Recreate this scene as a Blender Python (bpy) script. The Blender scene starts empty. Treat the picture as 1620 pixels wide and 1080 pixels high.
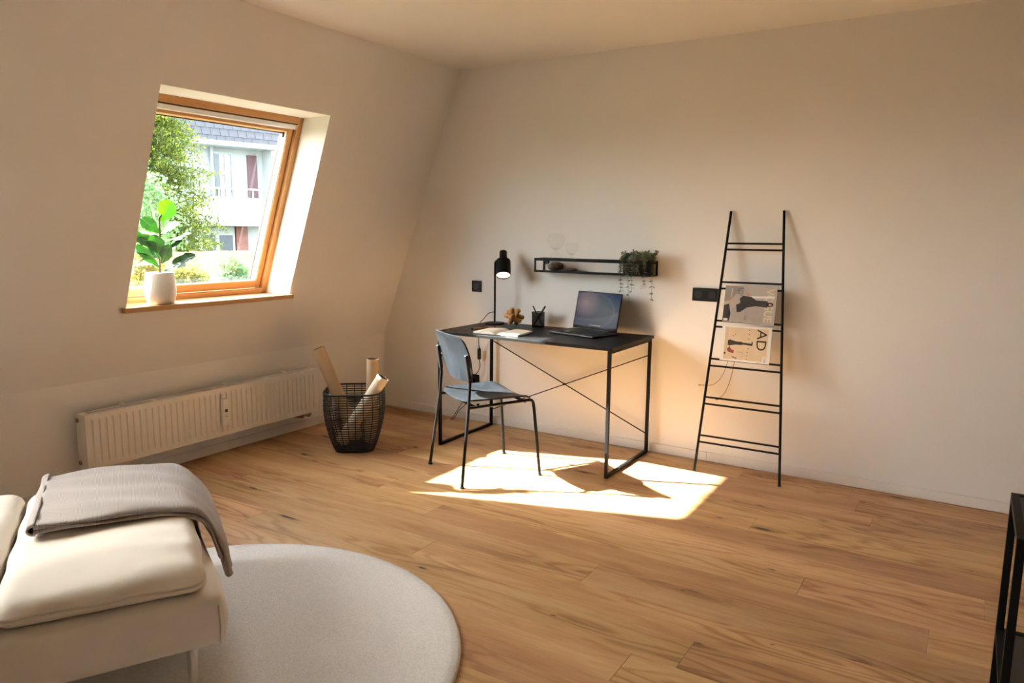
import bpy, bmesh, math, random
from mathutils import Vector, Matrix, Euler
random.seed(7)
scene = bpy.context.scene
COL = scene.collection
PI = math.pi

# ------------------------------------------------------------------ camera
CAM = Vector((3.9694, -4.4032, 1.4098))
YAW, PITCH, ROLL, FPX = 2.1308, -0.1494, 0.0099, 1160.77
fw = Vector((math.cos(PITCH)*math.cos(YAW), math.cos(PITCH)*math.sin(YAW), math.sin(PITCH)))
rt = fw.cross(Vector((0, 0, 1))).normalized()
up = rt.cross(fw)
rt2 = rt*math.cos(ROLL) + up*math.sin(ROLL)
up2 = up*math.cos(ROLL) - rt*math.sin(ROLL)
cam = bpy.data.cameras.new('camera')
cam.sensor_width = 36.0
cam.lens = FPX/1620*36.0
cam.clip_start = 0.05
cam.clip_end = 400
camo = bpy.data.objects.new('camera', cam)
COL.objects.link(camo)
mw = Matrix((rt2, up2, -fw)).transposed().to_4x4()
mw.translation = CAM
camo.matrix_world = mw
scene.camera = camo

# ------------------------------------------------------------------ world, sun, exposure
SUN_DIR = Vector((1.30, 0.555, -1.0)).normalized()       # direction the sunlight travels
world = bpy.data.worlds.new('sky')
scene.world = world
world.use_nodes = True
nt = world.node_tree
nt.nodes.clear()
wo = nt.nodes.new('ShaderNodeOutputWorld')
bg = nt.nodes.new('ShaderNodeBackground')
sky = nt.nodes.new('ShaderNodeTexSky')
sky.sky_type = 'NISHITA'
sky.sun_disc = False
sky.sun_elevation = math.asin(-SUN_DIR.z)
sky.sun_rotation = math.atan2(-SUN_DIR.x, -SUN_DIR.y)
sky.air_density = 1.0
sky.dust_density = 2.0
hs = nt.nodes.new('ShaderNodeHueSaturation')
hs.inputs['Saturation'].default_value = 0.45
nt.links.new(sky.outputs[0], hs.inputs['Color'])
hz = nt.nodes.new('ShaderNodeMixRGB')                       # thin bright haze all over the sky
hz.blend_type = 'ADD'
hz.inputs[0].default_value = 1.0
hz.inputs[2].default_value = (1.85, 1.95, 2.05, 1)
nt.links.new(hs.outputs[0], hz.inputs[1])
nt.links.new(hz.outputs[0], bg.inputs['Color'])
nt.links.new(bg.outputs[0], wo.inputs['Surface'])
bg.inputs['Strength'].default_value = 0.40

sun = bpy.data.lights.new('sun', 'SUN')
sun.energy = 20.0
sun.angle = math.radians(0.9)
sun.color = (1.0, 0.985, 0.96)
suno = bpy.data.objects.new('sun', sun)
COL.objects.link(suno)
suno.rotation_euler = SUN_DIR.to_track_quat('-Z', 'Y').to_euler()
suno.location = (-12, -6, 12)

scene.view_settings.view_transform = 'Standard'
scene.view_settings.look = 'None'
scene.view_settings.gamma = 1.0
scene.view_settings.use_curve_mapping = False
scene.view_settings.exposure = 2.26
cy = scene.cycles
cy.use_denoising = True
try:
    cy.denoiser = 'OPENIMAGEDENOISE'
except Exception:
    pass
cy.max_bounces = 8
cy.diffuse_bounces = 5
cy.glossy_bounces = 3
cy.transmission_bounces = 8
cy.transparent_max_bounces = 12
cy.use_adaptive_sampling = True
cy.adaptive_threshold = 0.05
cy.caustics_reflective = False
cy.caustics_refractive = False
cy.sample_clamp_indirect = 8.0

# ------------------------------------------------------------------ materials
MATS = {}

def new_mat(name):
    m = bpy.data.materials.new(name)
    m.use_nodes = True
    t = m.node_tree
    t.nodes.clear()
    out = t.nodes.new('ShaderNodeOutputMaterial')
    b = t.nodes.new('ShaderNodeBsdfPrincipled')
    t.links.new(b.outputs[0], out.inputs[0])
    MATS[name] = m
    return m, t, b, out

def N(t, kind, **kw):
    n = t.nodes.new(kind)
    for k, x in kw.items():
        if k.startswith('i_'):
            n.inputs[k[2:].replace('_', ' ')].default_value = x
        else:
            setattr(n, k, x)
    return n

def ramp(t, stops, interp='LINEAR'):
    r = t.nodes.new('ShaderNodeValToRGB')
    r.color_ramp.interpolation = interp
    e = r.color_ramp.elements
    while len(e) < len(stops):
        e.new(0.5)
    for el, (p, c) in zip(e, stops):
        el.position = p
        el.color = c if len(c) == 4 else (*c, 1)
    return r

def simple(name, col, rough=0.5, metal=0.0, var=0.06, vscale=6.0, bump=0.0, bscale=60.0, spec=0.5, stretch=(1, 1, 1), sheen=0.0):
    """principled with a slight noise in colour and, if asked, in relief"""
    m, t, b, o = new_mat(name)
    tc = N(t, 'ShaderNodeTexCoord')
    mp = N(t, 'ShaderNodeMapping')
    mp.inputs['Scale'].default_value = stretch
    t.links.new(tc.outputs['Object'], mp.inputs[0])
    nz = N(t, 'ShaderNodeTexNoise', i_Scale=vscale, i_Detail=4.0)
    t.links.new(mp.outputs[0], nz.inputs['Vector'])
    lo = tuple(max(0, c*(1-var)) for c in col)
    hi = tuple(min(1, c*(1+var)) for c in col)
    r = ramp(t, [(0.3, lo), (0.7, hi)])
    t.links.new(nz.outputs['Fac'], r.inputs[0])
    t.links.new(r.outputs[0], b.inputs['Base Color'])
    b.inputs['Roughness'].default_value = rough
    b.inputs['Metallic'].default_value = metal
    b.inputs['Specular IOR Level'].default_value = spec
    if sheen:
        b.inputs['Sheen Weight'].default_value = sheen
    if bump:
        n2 = N(t, 'ShaderNodeTexNoise', i_Scale=bscale, i_Detail=3.0)
        t.links.new(mp.outputs[0], n2.inputs['Vector'])
        bp = N(t, 'ShaderNodeBump', i_Strength=bump, i_Distance=0.002)
        t.links.new(n2.outputs['Fac'], bp.inputs['Height'])
        t.links.new(bp.outputs[0], b.inputs['Normal'])
    return m

simple('paint', (0.82, 0.80, 0.775), rough=0.85, var=0.012, vscale=3, bump=0.05, bscale=140, spec=0.2)
simple('baseboard', (0.83, 0.80, 0.76), rough=0.45, var=0.01)
simple('radiator_white', (0.84, 0.80, 0.75), rough=0.35, var=0.01)
simple('black_metal', (0.006, 0.006, 0.0065), rough=0.5, var=0.15, spec=0.15)
simple('black_plastic', (0.006, 0.006, 0.006), rough=0.5, var=0.1, spec=0.3)
simple('dark_grey', (0.010, 0.010, 0.011), rough=0.4, var=0.1)
simple('chrome', (0.75, 0.75, 0.75), rough=0.22, metal=1.0, var=0.02)
simple('cardboard', (0.50, 0.35, 0.21), rough=0.7, var=0.06, vscale=14, bump=0.1, bscale=90)
simple('cardboard_pale', (0.74, 0.63, 0.48), rough=0.6, var=0.05, vscale=14)
simple('tube_inside', (0.10, 0.08, 0.06), rough=0.8)
simple('rattan_black', (0.007, 0.007, 0.007), rough=0.45, var=0.2, vscale=40)
simple('white_plastic', (0.82, 0.81, 0.79), rough=0.4, var=0.01)
simple('paper', (0.82, 0.76, 0.66), rough=0.8, var=0.02, vscale=20)
simple('paper_white', (0.80, 0.77, 0.73), rough=0.5, var=0.02)
simple('leather_brown', (0.30, 0.11, 0.055), rough=0.55, var=0.15, vscale=30)
simple('ink_black', (0.015, 0.014, 0.014), rough=0.5, var=0.05)
simple('ceramic_white', (0.80, 0.76, 0.72), rough=0.6, var=0.02, vscale=10)
simple('soil', (0.05, 0.035, 0.025), rough=0.95, var=0.3, vscale=60)
simple('stem_brown', (0.20, 0.15, 0.09), rough=0.8, var=0.2, vscale=40)
simple('sand_dark', (0.06, 0.045, 0.03), rough=0.35, var=0.2, vscale=80)
simple('aluminium', (0.78, 0.78, 0.77), rough=0.35, metal=0.3, var=0.02)
simple('wire_copper', (0.42, 0.27, 0.14), rough=0.45, var=0.1)
simple('brass_knob', (0.35, 0.28, 0.2), rough=0.4, metal=0.8, var=0.05)
simple('rubber', (0.02, 0.02, 0.02), rough=0.8, var=0.1)

# fabric of the sofa
def fabric(name, col, scale=900.0, strength=0.12, rough=0.9, sheen=0.15):
    m, t, b, o = new_mat(name)
    tc = N(t, 'ShaderNodeTexCoord')
    w1 = N(t, 'ShaderNodeTexWave', wave_type='BANDS', bands_direction='X', i_Scale=scale/6.28)
    w2 = N(t, 'ShaderNodeTexWave', wave_type='BANDS', bands_direction='Y', i_Scale=scale/6.28)
    t.links.new(tc.outputs['Object'], w1.inputs['Vector'])
    t.links.new(tc.outputs['Object'], w2.inputs['Vector'])
    ad = N(t, 'ShaderNodeMath', operation='ADD')
    t.links.new(w1.outputs['Fac'], ad.inputs[0]); t.links.new(w2.outputs['Fac'], ad.inputs[1])
    bp = N(t, 'ShaderNodeBump', i_Strength=strength, i_Distance=0.0006)
    t.links.new(ad.outputs[0], bp.inputs['Height'])
    t.links.new(bp.outputs[0], b.inputs['Normal'])
    nz = N(t, 'ShaderNodeTexNoise', i_Scale=12.0, i_Detail=6.0)
    t.links.new(tc.outputs['Object'], nz.inputs['Vector'])
    r = ramp(t, [(0.3, tuple(c*0.96 for c in col)), (0.7, col)])
    t.links.new(nz.outputs['Fac'], r.inputs[0])
    t.links.new(r.outputs[0], b.inputs['Base Color'])
    b.inputs['Roughness'].default_value = rough
    b.inputs['Specular IOR Level'].default_value = 0.15
    b.inputs['Sheen Weight'].default_value = sheen
    return m

fabric('sofa_fabric', (0.80, 0.73, 0.64))

# ribbed knit of the throw
m, t, b, o = new_mat('knit')
tc = N(t, 'ShaderNodeTexCoord')
wv = N(t, 'ShaderNodeTexWave', wave_type='BANDS', bands_direction='X', i_Scale=85.0, i_Distortion=0.8)
wv.inputs['Detail'].default_value = 1.0
wv2 = N(t, 'ShaderNodeTexWave', wave_type='BANDS', bands_direction='Y', i_Scale=60.0, i_Distortion=1.0)
t.links.new(tc.outputs['UV'], wv.inputs['Vector']); t.links.new(tc.outputs['UV'], wv2.inputs['Vector'])
ad = N(t, 'ShaderNodeMath', operation='MULTIPLY_ADD', i_Value=0.0)
ad.inputs[1].default_value = 0.35
t.links.new(wv2.outputs['Fac'], ad.inputs[0]); t.links.new(wv.outputs['Fac'], ad.inputs[2])
bp = N(t, 'ShaderNodeBump', i_Strength=0.4, i_Distance=0.0015)
t.links.new(ad.outputs[0], bp.inputs['Height']); t.links.new(bp.outputs[0], b.inputs['Normal'])
r = ramp(t, [(0.0, (0.32, 0.275, 0.25)), (0.9, (0.47, 0.42, 0.39))])
t.links.new(ad.outputs[0], r.inputs[0]); t.links.new(r.outputs[0], b.inputs['Base Color'])
b.inputs['Roughness'].default_value = 0.95
b.inputs['Sheen Weight'].default_value = 0.2
b.inputs['Specular IOR Level'].default_value = 0.1

# rug pile
m, t, b, o = new_mat('rug_pile')
tc = N(t, 'ShaderNodeTexCoord')
nz = N(t, 'ShaderNodeTexNoise', i_Scale=170.0, i_Detail=3.0)
nz2 = N(t, 'ShaderNodeTexNoise', i_Scale=22.0, i_Detail=3.0)
t.links.new(tc.outputs['Object'], nz.inputs['Vector']); t.links.new(tc.outputs['Object'], nz2.inputs['Vector'])
r = ramp(t, [(0.25, (0.74, 0.71, 0.675)), (0.65, (0.90, 0.88, 0.855))])
t.links.new(nz.outputs['Fac'], r.inputs[0]); t.links.new(r.outputs[0], b.inputs['Base Color'])
ad = N(t, 'ShaderNodeMath', operation='ADD')
t.links.new(nz.outputs['Fac'], ad.inputs[0]); t.links.new(nz2.outputs['Fac'], ad.inputs[1])
bp = N(t, 'ShaderNodeBump', i_Strength=0.25, i_Distance=0.003)
t.links.new(ad.outputs[0], bp.inputs['Height']); t.links.new(bp.outputs[0], b.inputs['Normal'])
b.inputs['Roughness'].default_value = 1.0
b.inputs['Sheen Weight'].default_value = 0.3
b.inputs['Specular IOR Level'].default_value = 0.05

def wood(name, dark, light, axis='X', knots=True, scale=1.0, rough=0.42, tint=0.2, grain=14.0, spec=0.35):
    """wood with its grain along one object axis; each object draws its own piece of it"""
    m, t, b, o = new_mat(name)
    tc = N(t, 'ShaderNodeTexCoord'); oi = N(t, 'ShaderNodeObjectInfo')
    off = N(t, 'ShaderNodeVectorMath', operation='ADD')
    mul = N(t, 'ShaderNodeMath', operation='MULTIPLY'); mul.inputs[1].default_value = 57.0
    t.links.new(oi.outputs['Random'], mul.inputs[0])
    t.links.new(tc.outputs['Object'], off.inputs[0]); t.links.new(mul.outputs[0], off.inputs[1])
    sc = {'X': (1, grain, grain), 'Y': (grain, 1, grain), 'Z': (grain, grain, 1)}[axis]
    mp = N(t, 'ShaderNodeMapping'); mp.inputs['Scale'].default_value = tuple(s*scale for s in sc)
    t.links.new(off.outputs[0], mp.inputs[0])
    n1 = N(t, 'ShaderNodeTexNoise', i_Scale=1.6, i_Detail=8.0, i_Roughness=0.62, i_Distortion=0.6)   # broad streaks
    n2 = N(t, 'ShaderNodeTexNoise', i_Scale=9.0, i_Detail=5.0, i_Roughness=0.7)                      # fine pores
    t.links.new(mp.outputs[0], n1.inputs['Vector']); t.links.new(mp.outputs[0], n2.inputs['Vector'])
    mp2 = N(t, 'ShaderNodeMapping'); mp2.inputs['Scale'].default_value = tuple((s if s == 1 else 5.2)*scale for s in sc)
    t.links.new(off.outputs[0], mp2.inputs[0])
    n3 = N(t, 'ShaderNodeTexNoise', i_Scale=0.9, i_Detail=2.0)
    t.links.new(mp2.outputs[0], n3.inputs['Vector'])
    rg = N(t, 'ShaderNodeMath', operation='MULTIPLY'); rg.inputs[1].default_value = 22.0
    t.links.new(n3.outputs['Fac'], rg.inputs[0])
    sn = N(t, 'ShaderNodeMath', operation='SINE'); t.links.new(rg.outputs[0], sn.inputs[0])          # cathedral rings
    a1 = N(t, 'ShaderNodeMath', operation='MULTIPLY_ADD'); a1.inputs[1].default_value = 0.055
    t.links.new(sn.outputs[0], a1.inputs[0]); t.links.new(n1.outputs['Fac'], a1.inputs[2])
    a2 = N(t, 'ShaderNodeMath', operation='MULTIPLY_ADD'); a2.inputs[1].default_value = 0.20
    t.links.new(n2.outputs['Fac'], a2.inputs[0]); t.links.new(a1.outputs[0], a2.inputs[2])
    r = ramp(t, [(0.36, dark), (0.60, tuple((d+l)/2 for d, l in zip(dark, light))), (0.78, light)])
    t.links.new(a2.outputs[0], r.inputs[0])
    col = r.outputs[0]
    if knots:
        mk = N(t, 'ShaderNodeMapping'); mk.inputs['Scale'].default_value = tuple((1.25 if s == 1 else 5.0) for s in sc)
        t.links.new(off.outputs[0], mk.inputs[0])
        wn = N(t, 'ShaderNodeTexNoise', i_Scale=5.0, i_Detail=2.0)
        t.links.new(mk.outputs[0], wn.inputs['Vector'])
        mx = N(t, 'ShaderNodeMixRGB', blend_type='ADD'); mx.inputs[0].default_value = 0.12
        t.links.new(mk.outputs[0], mx.inputs[1]); t.links.new(wn.outputs['Color'], mx.inputs[2])
        vo = N(t, 'ShaderNodeTexVoronoi', i_Scale=1.15, i_Randomness=1.0)
        t.links.new(mx.outputs[0], vo.inputs['Vector'])
        kr = ramp(t, [(0.035, (1, 1, 1)), (0.075, (0.42, 0.42, 0.42)), (0.20, (0, 0, 0))])
        t.links.new(vo.outputs['Distance'], kr.inputs[0])
        gate = ramp(t, [(0.35, (0, 0, 0)), (0.42, (1, 1, 1))])
        sp = N(t, 'ShaderNodeSeparateColor'); t.links.new(vo.outputs['Color'], sp.inputs[0]); t.links.new(sp.outputs[0], gate.inputs[0])
        km = N(t, 'ShaderNodeMath', operation='MULTIPLY'); t.links.new(kr.outputs[0], km.inputs[0]); t.links.new(gate.outputs[0], km.inputs[1])
        mk2 = N(t, 'ShaderNodeMixRGB'); t.links.new(km.outputs[0], mk2.inputs[0])
        t.links.new(col, mk2.inputs[1]); mk2.inputs[2].default_value = (0.10, 0.045, 0.018, 1)
        col = mk2.outputs[0]
    hv = N(t, 'ShaderNodeHueSaturation')
    mr = N(t, 'ShaderNodeMapRange'); mr.inputs['To Min'].default_value = 1-tint; mr.inputs['To Max'].default_value = 1+tint
    t.links.new(oi.outputs['Random'], mr.inputs['Value']); t.links.new(mr.outputs[0], hv.inputs['Value'])
    t.links.new(col, hv.inputs['Color']); t.links.new(hv.outputs[0], b.inputs['Base Color'])
    rr = N(t, 'ShaderNodeMapRange'); rr.inputs['To Min'].default_value = rough-0.06; rr.inputs['To Max'].default_value = rough+0.10
    t.links.new(n2.outputs['Fac'], rr.inputs['Value']); t.links.new(rr.outputs[0], b.inputs['Roughness'])
    bp = N(t, 'ShaderNodeBump', i_Strength=0.10, i_Distance=0.002)
    t.links.new(a2.outputs[0], bp.inputs['Height']); t.links.new(bp.outputs[0], b.inputs['Normal'])
    b.inputs['Specular IOR Level'].default_value = spec
    return m

def oak(name):
    """knotty oak board: broad tone, cathedral rings bending round knots, fine pores; every board its own piece and tone"""
    m, t, b, o = new_mat(name)
    L = t.links.new
    tc = N(t, 'ShaderNodeTexCoord'); oi = N(t, 'ShaderNodeObjectInfo')
    mul = N(t, 'ShaderNodeMath', operation='MULTIPLY'); mul.inputs[1].default_value = 83.0
    off = N(t, 'ShaderNodeVectorMath', operation='ADD')
    L(oi.outputs['Random'], mul.inputs[0]); L(tc.outputs['Object'], off.inputs[0]); L(mul.outputs[0], off.inputs[1])
    def mapped(sx_, sy_):
        mp = N(t, 'ShaderNodeMapping'); mp.inputs['Scale'].default_value = (sx_, sy_, 1.0); L(off.outputs[0], mp.inputs[0]); return mp.outputs[0]
    def noise(vec, scale, detail, rough=0.5, dist=0.0):
        n = N(t, 'ShaderNodeTexNoise', i_Scale=scale, i_Detail=detail, i_Roughness=rough, i_Distortion=dist); L(vec, n.inputs['Vector']); return n.outputs['Fac']
    def math_(op, a, c, d=None):
        n = N(t, 'ShaderNodeMath', operation=op)
        for i, x in enumerate((a, c, d)):
            if x is None: continue
            if isinstance(x, (int, float)): n.inputs[i].default_value = x
            else: L(x, n.inputs[i])
        return n.outputs[0]
    # knots
    kv = mapped(1.5, 5.5)
    wn = N(t, 'ShaderNodeTexNoise', i_Scale=6.0, i_Detail=3.0); L(kv, wn.inputs['Vector'])
    mx = N(t, 'ShaderNodeMixRGB', blend_type='ADD'); mx.inputs[0].default_value = 0.16; L(kv, mx.inputs[1]); L(wn.outputs['Color'], mx.inputs[2])
    vo = N(t, 'ShaderNodeTexVoronoi', i_Scale=1.0, i_Randomness=1.0, voronoi_dimensions='2D'); L(mx.outputs[0], vo.inputs['Vector'])
    sp = N(t, 'ShaderNodeSeparateColor'); L(vo.outputs['Color'], sp.inputs[0])
    size = math_('MULTIPLY_ADD', math_('POWER', sp.outputs[1], 2.5), 0.12, 0.022)
    rel = math_('DIVIDE', vo.outputs['Distance'], size)
    on = math_('GREATER_THAN', sp.outputs[0], 0.52)
    core = ramp(t, [(0.30, (1, 1, 1)), (0.62, (0.35, 0.35, 0.35)), (1.0, (0, 0, 0))]); L(rel, core.inputs[0])
    core_f = math_('MULTIPLY', core.outputs[0], on)
    halo = ramp(t, [(0.0, (1, 1, 1)), (1.0, (0, 0, 0))]); L(math_('DIVIDE', vo.outputs['Distance'], 0.42), halo.inputs[0])
    halo_f = math_('MULTIPLY', halo.outputs[0], on)
    # rings
    n3 = noise(mapped(0.8, 6.0), 1.0, 2.0)
    rg = math_('MULTIPLY_ADD', halo_f, 6.0, math_('MULTIPLY', n3, 70.0))
    jit = math_('MULTIPLY_ADD', noise(mapped(10.0, 60.0), 1.0, 3.0), 3.0, rg)
    sn = math_('POWER', math_('MULTIPLY_ADD', math_('SINE', jit, None), 0.5, 0.5), 2.5)
    patch = ramp(t, [(0.42, (0, 0, 0)), (0.62, (1, 1, 1))]); L(noise(mapped(0.9, 3.0), 1.3, 1.0), patch.inputs[0])
    ring = math_('MULTIPLY', sn, math_('MULTIPLY_ADD', patch.outputs[0], 0.26, 0.05))
    broad = math_('MULTIPLY', math_('SUBTRACT', noise(mapped(0.7, 7.0), 1.2, 3.0, 0.5, 0.3), 0.5), 0.75)
    pores = math_('MULTIPLY', math_('SUBTRACT', noise(mapped(9.0, 190.0), 1.0, 4.0, 0.6), 0.5), 0.42)
    v = math_('ADD', math_('ADD', math_('ADD', 0.62, broad), pores), math_('MULTIPLY', ring, -1.0))
    v = math_('MULTIPLY_ADD', halo_f, -0.16, v)
    r = ramp(t, [(0.12, (0.26, 0.118, 0.043)), (0.50, (0.49, 0.268, 0.112)), (0.85, (0.69, 0.43, 0.212))]); L(v, r.inputs[0])
    mk = N(t, 'ShaderNodeMixRGB'); L(core_f, mk.inputs[0]); L(r.outputs[0], mk.inputs[1]); mk.inputs[2].default_value = (0.055, 0.028, 0.014, 1)
    hv = N(t, 'ShaderNodeHueSaturation')
    mr = N(t, 'ShaderNodeMapRange'); mr.inputs['To Min'].default_value = 0.84; mr.inputs['To Max'].default_value = 1.13; L(oi.outputs['Random'], mr.inputs['Value'])
    fr = math_('FRACT', math_('MULTIPLY', oi.outputs['Random'], 17.3), None)
    mh = N(t, 'ShaderNodeMapRange'); mh.inputs['To Min'].default_value = 0.490; mh.inputs['To Max'].default_value = 0.507; L(fr, mh.inputs['Value'])
    L(mr.outputs[0], hv.inputs['Value']); L(mh.outputs[0], hv.inputs['Hue']); L(mk.outputs[0], hv.inputs['Color']); L(hv.outputs[0], b.inputs['Base Color'])
    b.inputs['Roughness'].default_value = 0.46; b.inputs['Specular IOR Level'].default_value = 0.35
    bp = N(t, 'ShaderNodeBump', i_Strength=0.12, i_Distance=0.002); L(v, bp.inputs['Height']); L(bp.outputs[0], b.inputs['Normal'])
    return m
oak('oak_plank')
wood('pine_y', (0.42, 0.20, 0.065), (0.62, 0.34, 0.13), 'Y', False, 1.0, 0.45, 0.05, 18)
wood('pine_z', (0.42, 0.20, 0.065), (0.62, 0.34, 0.13), 'Z', False, 1.0, 0.45, 0.05, 18)
wood('sill_oak', (0.40, 0.20, 0.08), (0.58, 0.34, 0.15), 'Y', False, 1.0, 0.35, 0.02, 14)
wood('knot_wood', (0.34, 0.15, 0.040), (0.62, 0.34, 0.12), 'Z', False, 3.0, 0.4, 0.12, 8)
wood('fence_wood', (0.50, 0.26, 0.10), (0.66, 0.40, 0.18), 'Z', False, 1.0, 0.8, 0.15, 6)
# black-stained veneers
wood('desk_black', (0.005, 0.005, 0.005), (0.011, 0.0105, 0.010), 'X', False, 1.0, 0.42, 0.02, 16, 0.2)
wood('chair_black', (0.008, 0.010, 0.012), (0.020, 0.023, 0.027), 'Z', False, 1.4, 0.36, 0.02, 9)

# clear glass that lets the sun through
def clear_glass(name, tint=(1, 1, 1), ior=1.45, rough=0.0, boost=1.0):
    m, t, b, o = new_mat(name)
    t.nodes.remove(b)
    tr = N(t, 'ShaderNodeBsdfTransparent'); tr.inputs[0].default_value = (*tint, 1)
    gl = N(t, 'ShaderNodeBsdfGlossy'); gl.inputs['Roughness'].default_value = rough
    fr = N(t, 'ShaderNodeFresnel', i_IOR=ior)
    mu = N(t, 'ShaderNodeMath', operation='MULTIPLY', use_clamp=True); mu.inputs[1].default_value = boost
    ge = N(t, 'ShaderNodeNewGeometry')
    iv = N(t, 'ShaderNodeMath', operation='SUBTRACT'); iv.inputs[0].default_value = 1.0
    t.links.new(ge.outputs['Backfacing'], iv.inputs[1])
    m0 = N(t, 'ShaderNodeMath', operation='MULTIPLY'); t.links.new(fr.outputs[0], m0.inputs[0]); t.links.new(iv.outputs[0], m0.inputs[1])
    t.links.new(m0.outputs[0], mu.inputs[0])
    mx = N(t, 'ShaderNodeMixShader')
    t.links.new(mu.outputs[0], mx.inputs[0]); t.links.new(tr.outputs[0], mx.inputs[1]); t.links.new(gl.outputs[0], mx.inputs[2])
    t.links.new(mx.outputs[0], o.inputs[0])
    return m

clear_glass('pane_glass', (0.95, 0.97, 0.96), 1.35)
clear_glass('hourglass_glass', (0.985, 0.98, 0.97), 1.3, 0.02, 1.0)
clear_glass('mesh_weave', (0.36, 0.36, 0.36), 1.05)

def leaf_mat(name, c1, c2, trans=0.45, rough=0.4, vein=True):
    m, t, b, o = new_mat(name)
    tc = N(t, 'ShaderNodeTexCoord')
    nz = N(t, 'ShaderNodeTexNoise', i_Scale=9.0, i_Detail=3.0)
    t.links.new(tc.outputs['Object'], nz.inputs['Vector'])
    r = ramp(t, [(0.3, c1), (0.7, c2)])
    t.links.new(nz.outputs['Fac'], r.inputs[0]); t.links.new(r.outputs[0], b.inputs['Base Color'])
    b.inputs['Roughness'].default_value = rough
    tl = N(t, 'ShaderNodeBsdfTranslucent')
    hv = N(t, 'ShaderNodeHueSaturation'); hv.inputs['Saturation'].default_value = 1.15; hv.inputs['Value'].default_value = 2.2
    t.links.new(r.outputs[0], hv.inputs['Color']); t.links.new(hv.outputs[0], tl.inputs[0])
    mx = N(t, 'ShaderNodeMixShader'); mx.inputs[0].default_value = trans
    t.links.new(b.outputs[0], mx.inputs[1]); t.links.new(tl.outputs[0], mx.inputs[2]); t.links.new(mx.outputs[0], o.inputs[0])
    return m

leaf_mat('fig_leaf_young', (0.045, 0.17, 0.008), (0.065, 0.21, 0.010), 0.55, 0.45)
leaf_mat('fig_leaf', (0.014, 0.055, 0.010), (0.030, 0.092, 0.016), 0.2, 0.30)
leaf_mat('fig_leaf_dark', (0.012, 0.05, 0.018), (0.03, 0.085, 0.03), 0.08, 0.25)
leaf_mat('trailing_leaf', (0.11, 0.145, 0.08), (0.24, 0.28, 0.18), 0.2, 0.6)
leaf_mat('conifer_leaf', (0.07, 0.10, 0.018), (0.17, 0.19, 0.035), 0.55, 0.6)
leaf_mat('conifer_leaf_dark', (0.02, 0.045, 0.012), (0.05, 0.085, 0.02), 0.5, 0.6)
leaf_mat('bush_leaf', (0.06, 0.13, 0.055), (0.12, 0.20, 0.09), 0.5, 0.6)
leaf_mat('hedge_leaf', (0.10, 0.12, 0.03), (0.20, 0.18, 0.05), 0.55, 0.7)

# outdoors
simple('render_white', (0.40, 0.425, 0.45), rough=0.9, var=0.02, vscale=1.5)
simple('slate', (0.07, 0.07, 0.083), rough=0.7, var=0.2, vscale=2.0)
simple('brick_brown', (0.22, 0.10, 0.085), rough=0.9, var=0.2, vscale=5)
simple('shutter_plum', (0.12, 0.06, 0.07), rough=0.7, var=0.1)
simple('far_glass', (0.05, 0.065, 0.085), rough=0.12, var=0.1)
simple('curtain', (0.70, 0.72, 0.75), rough=0.9, var=0.1, vscale=3)
simple('grass', (0.09, 0.095, 0.05), rough=0.95, var=0.3, vscale=3.0)
simple('bark', (0.12, 0.08, 0.05), rough=0.9, var=0.3, vscale=8)

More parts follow.
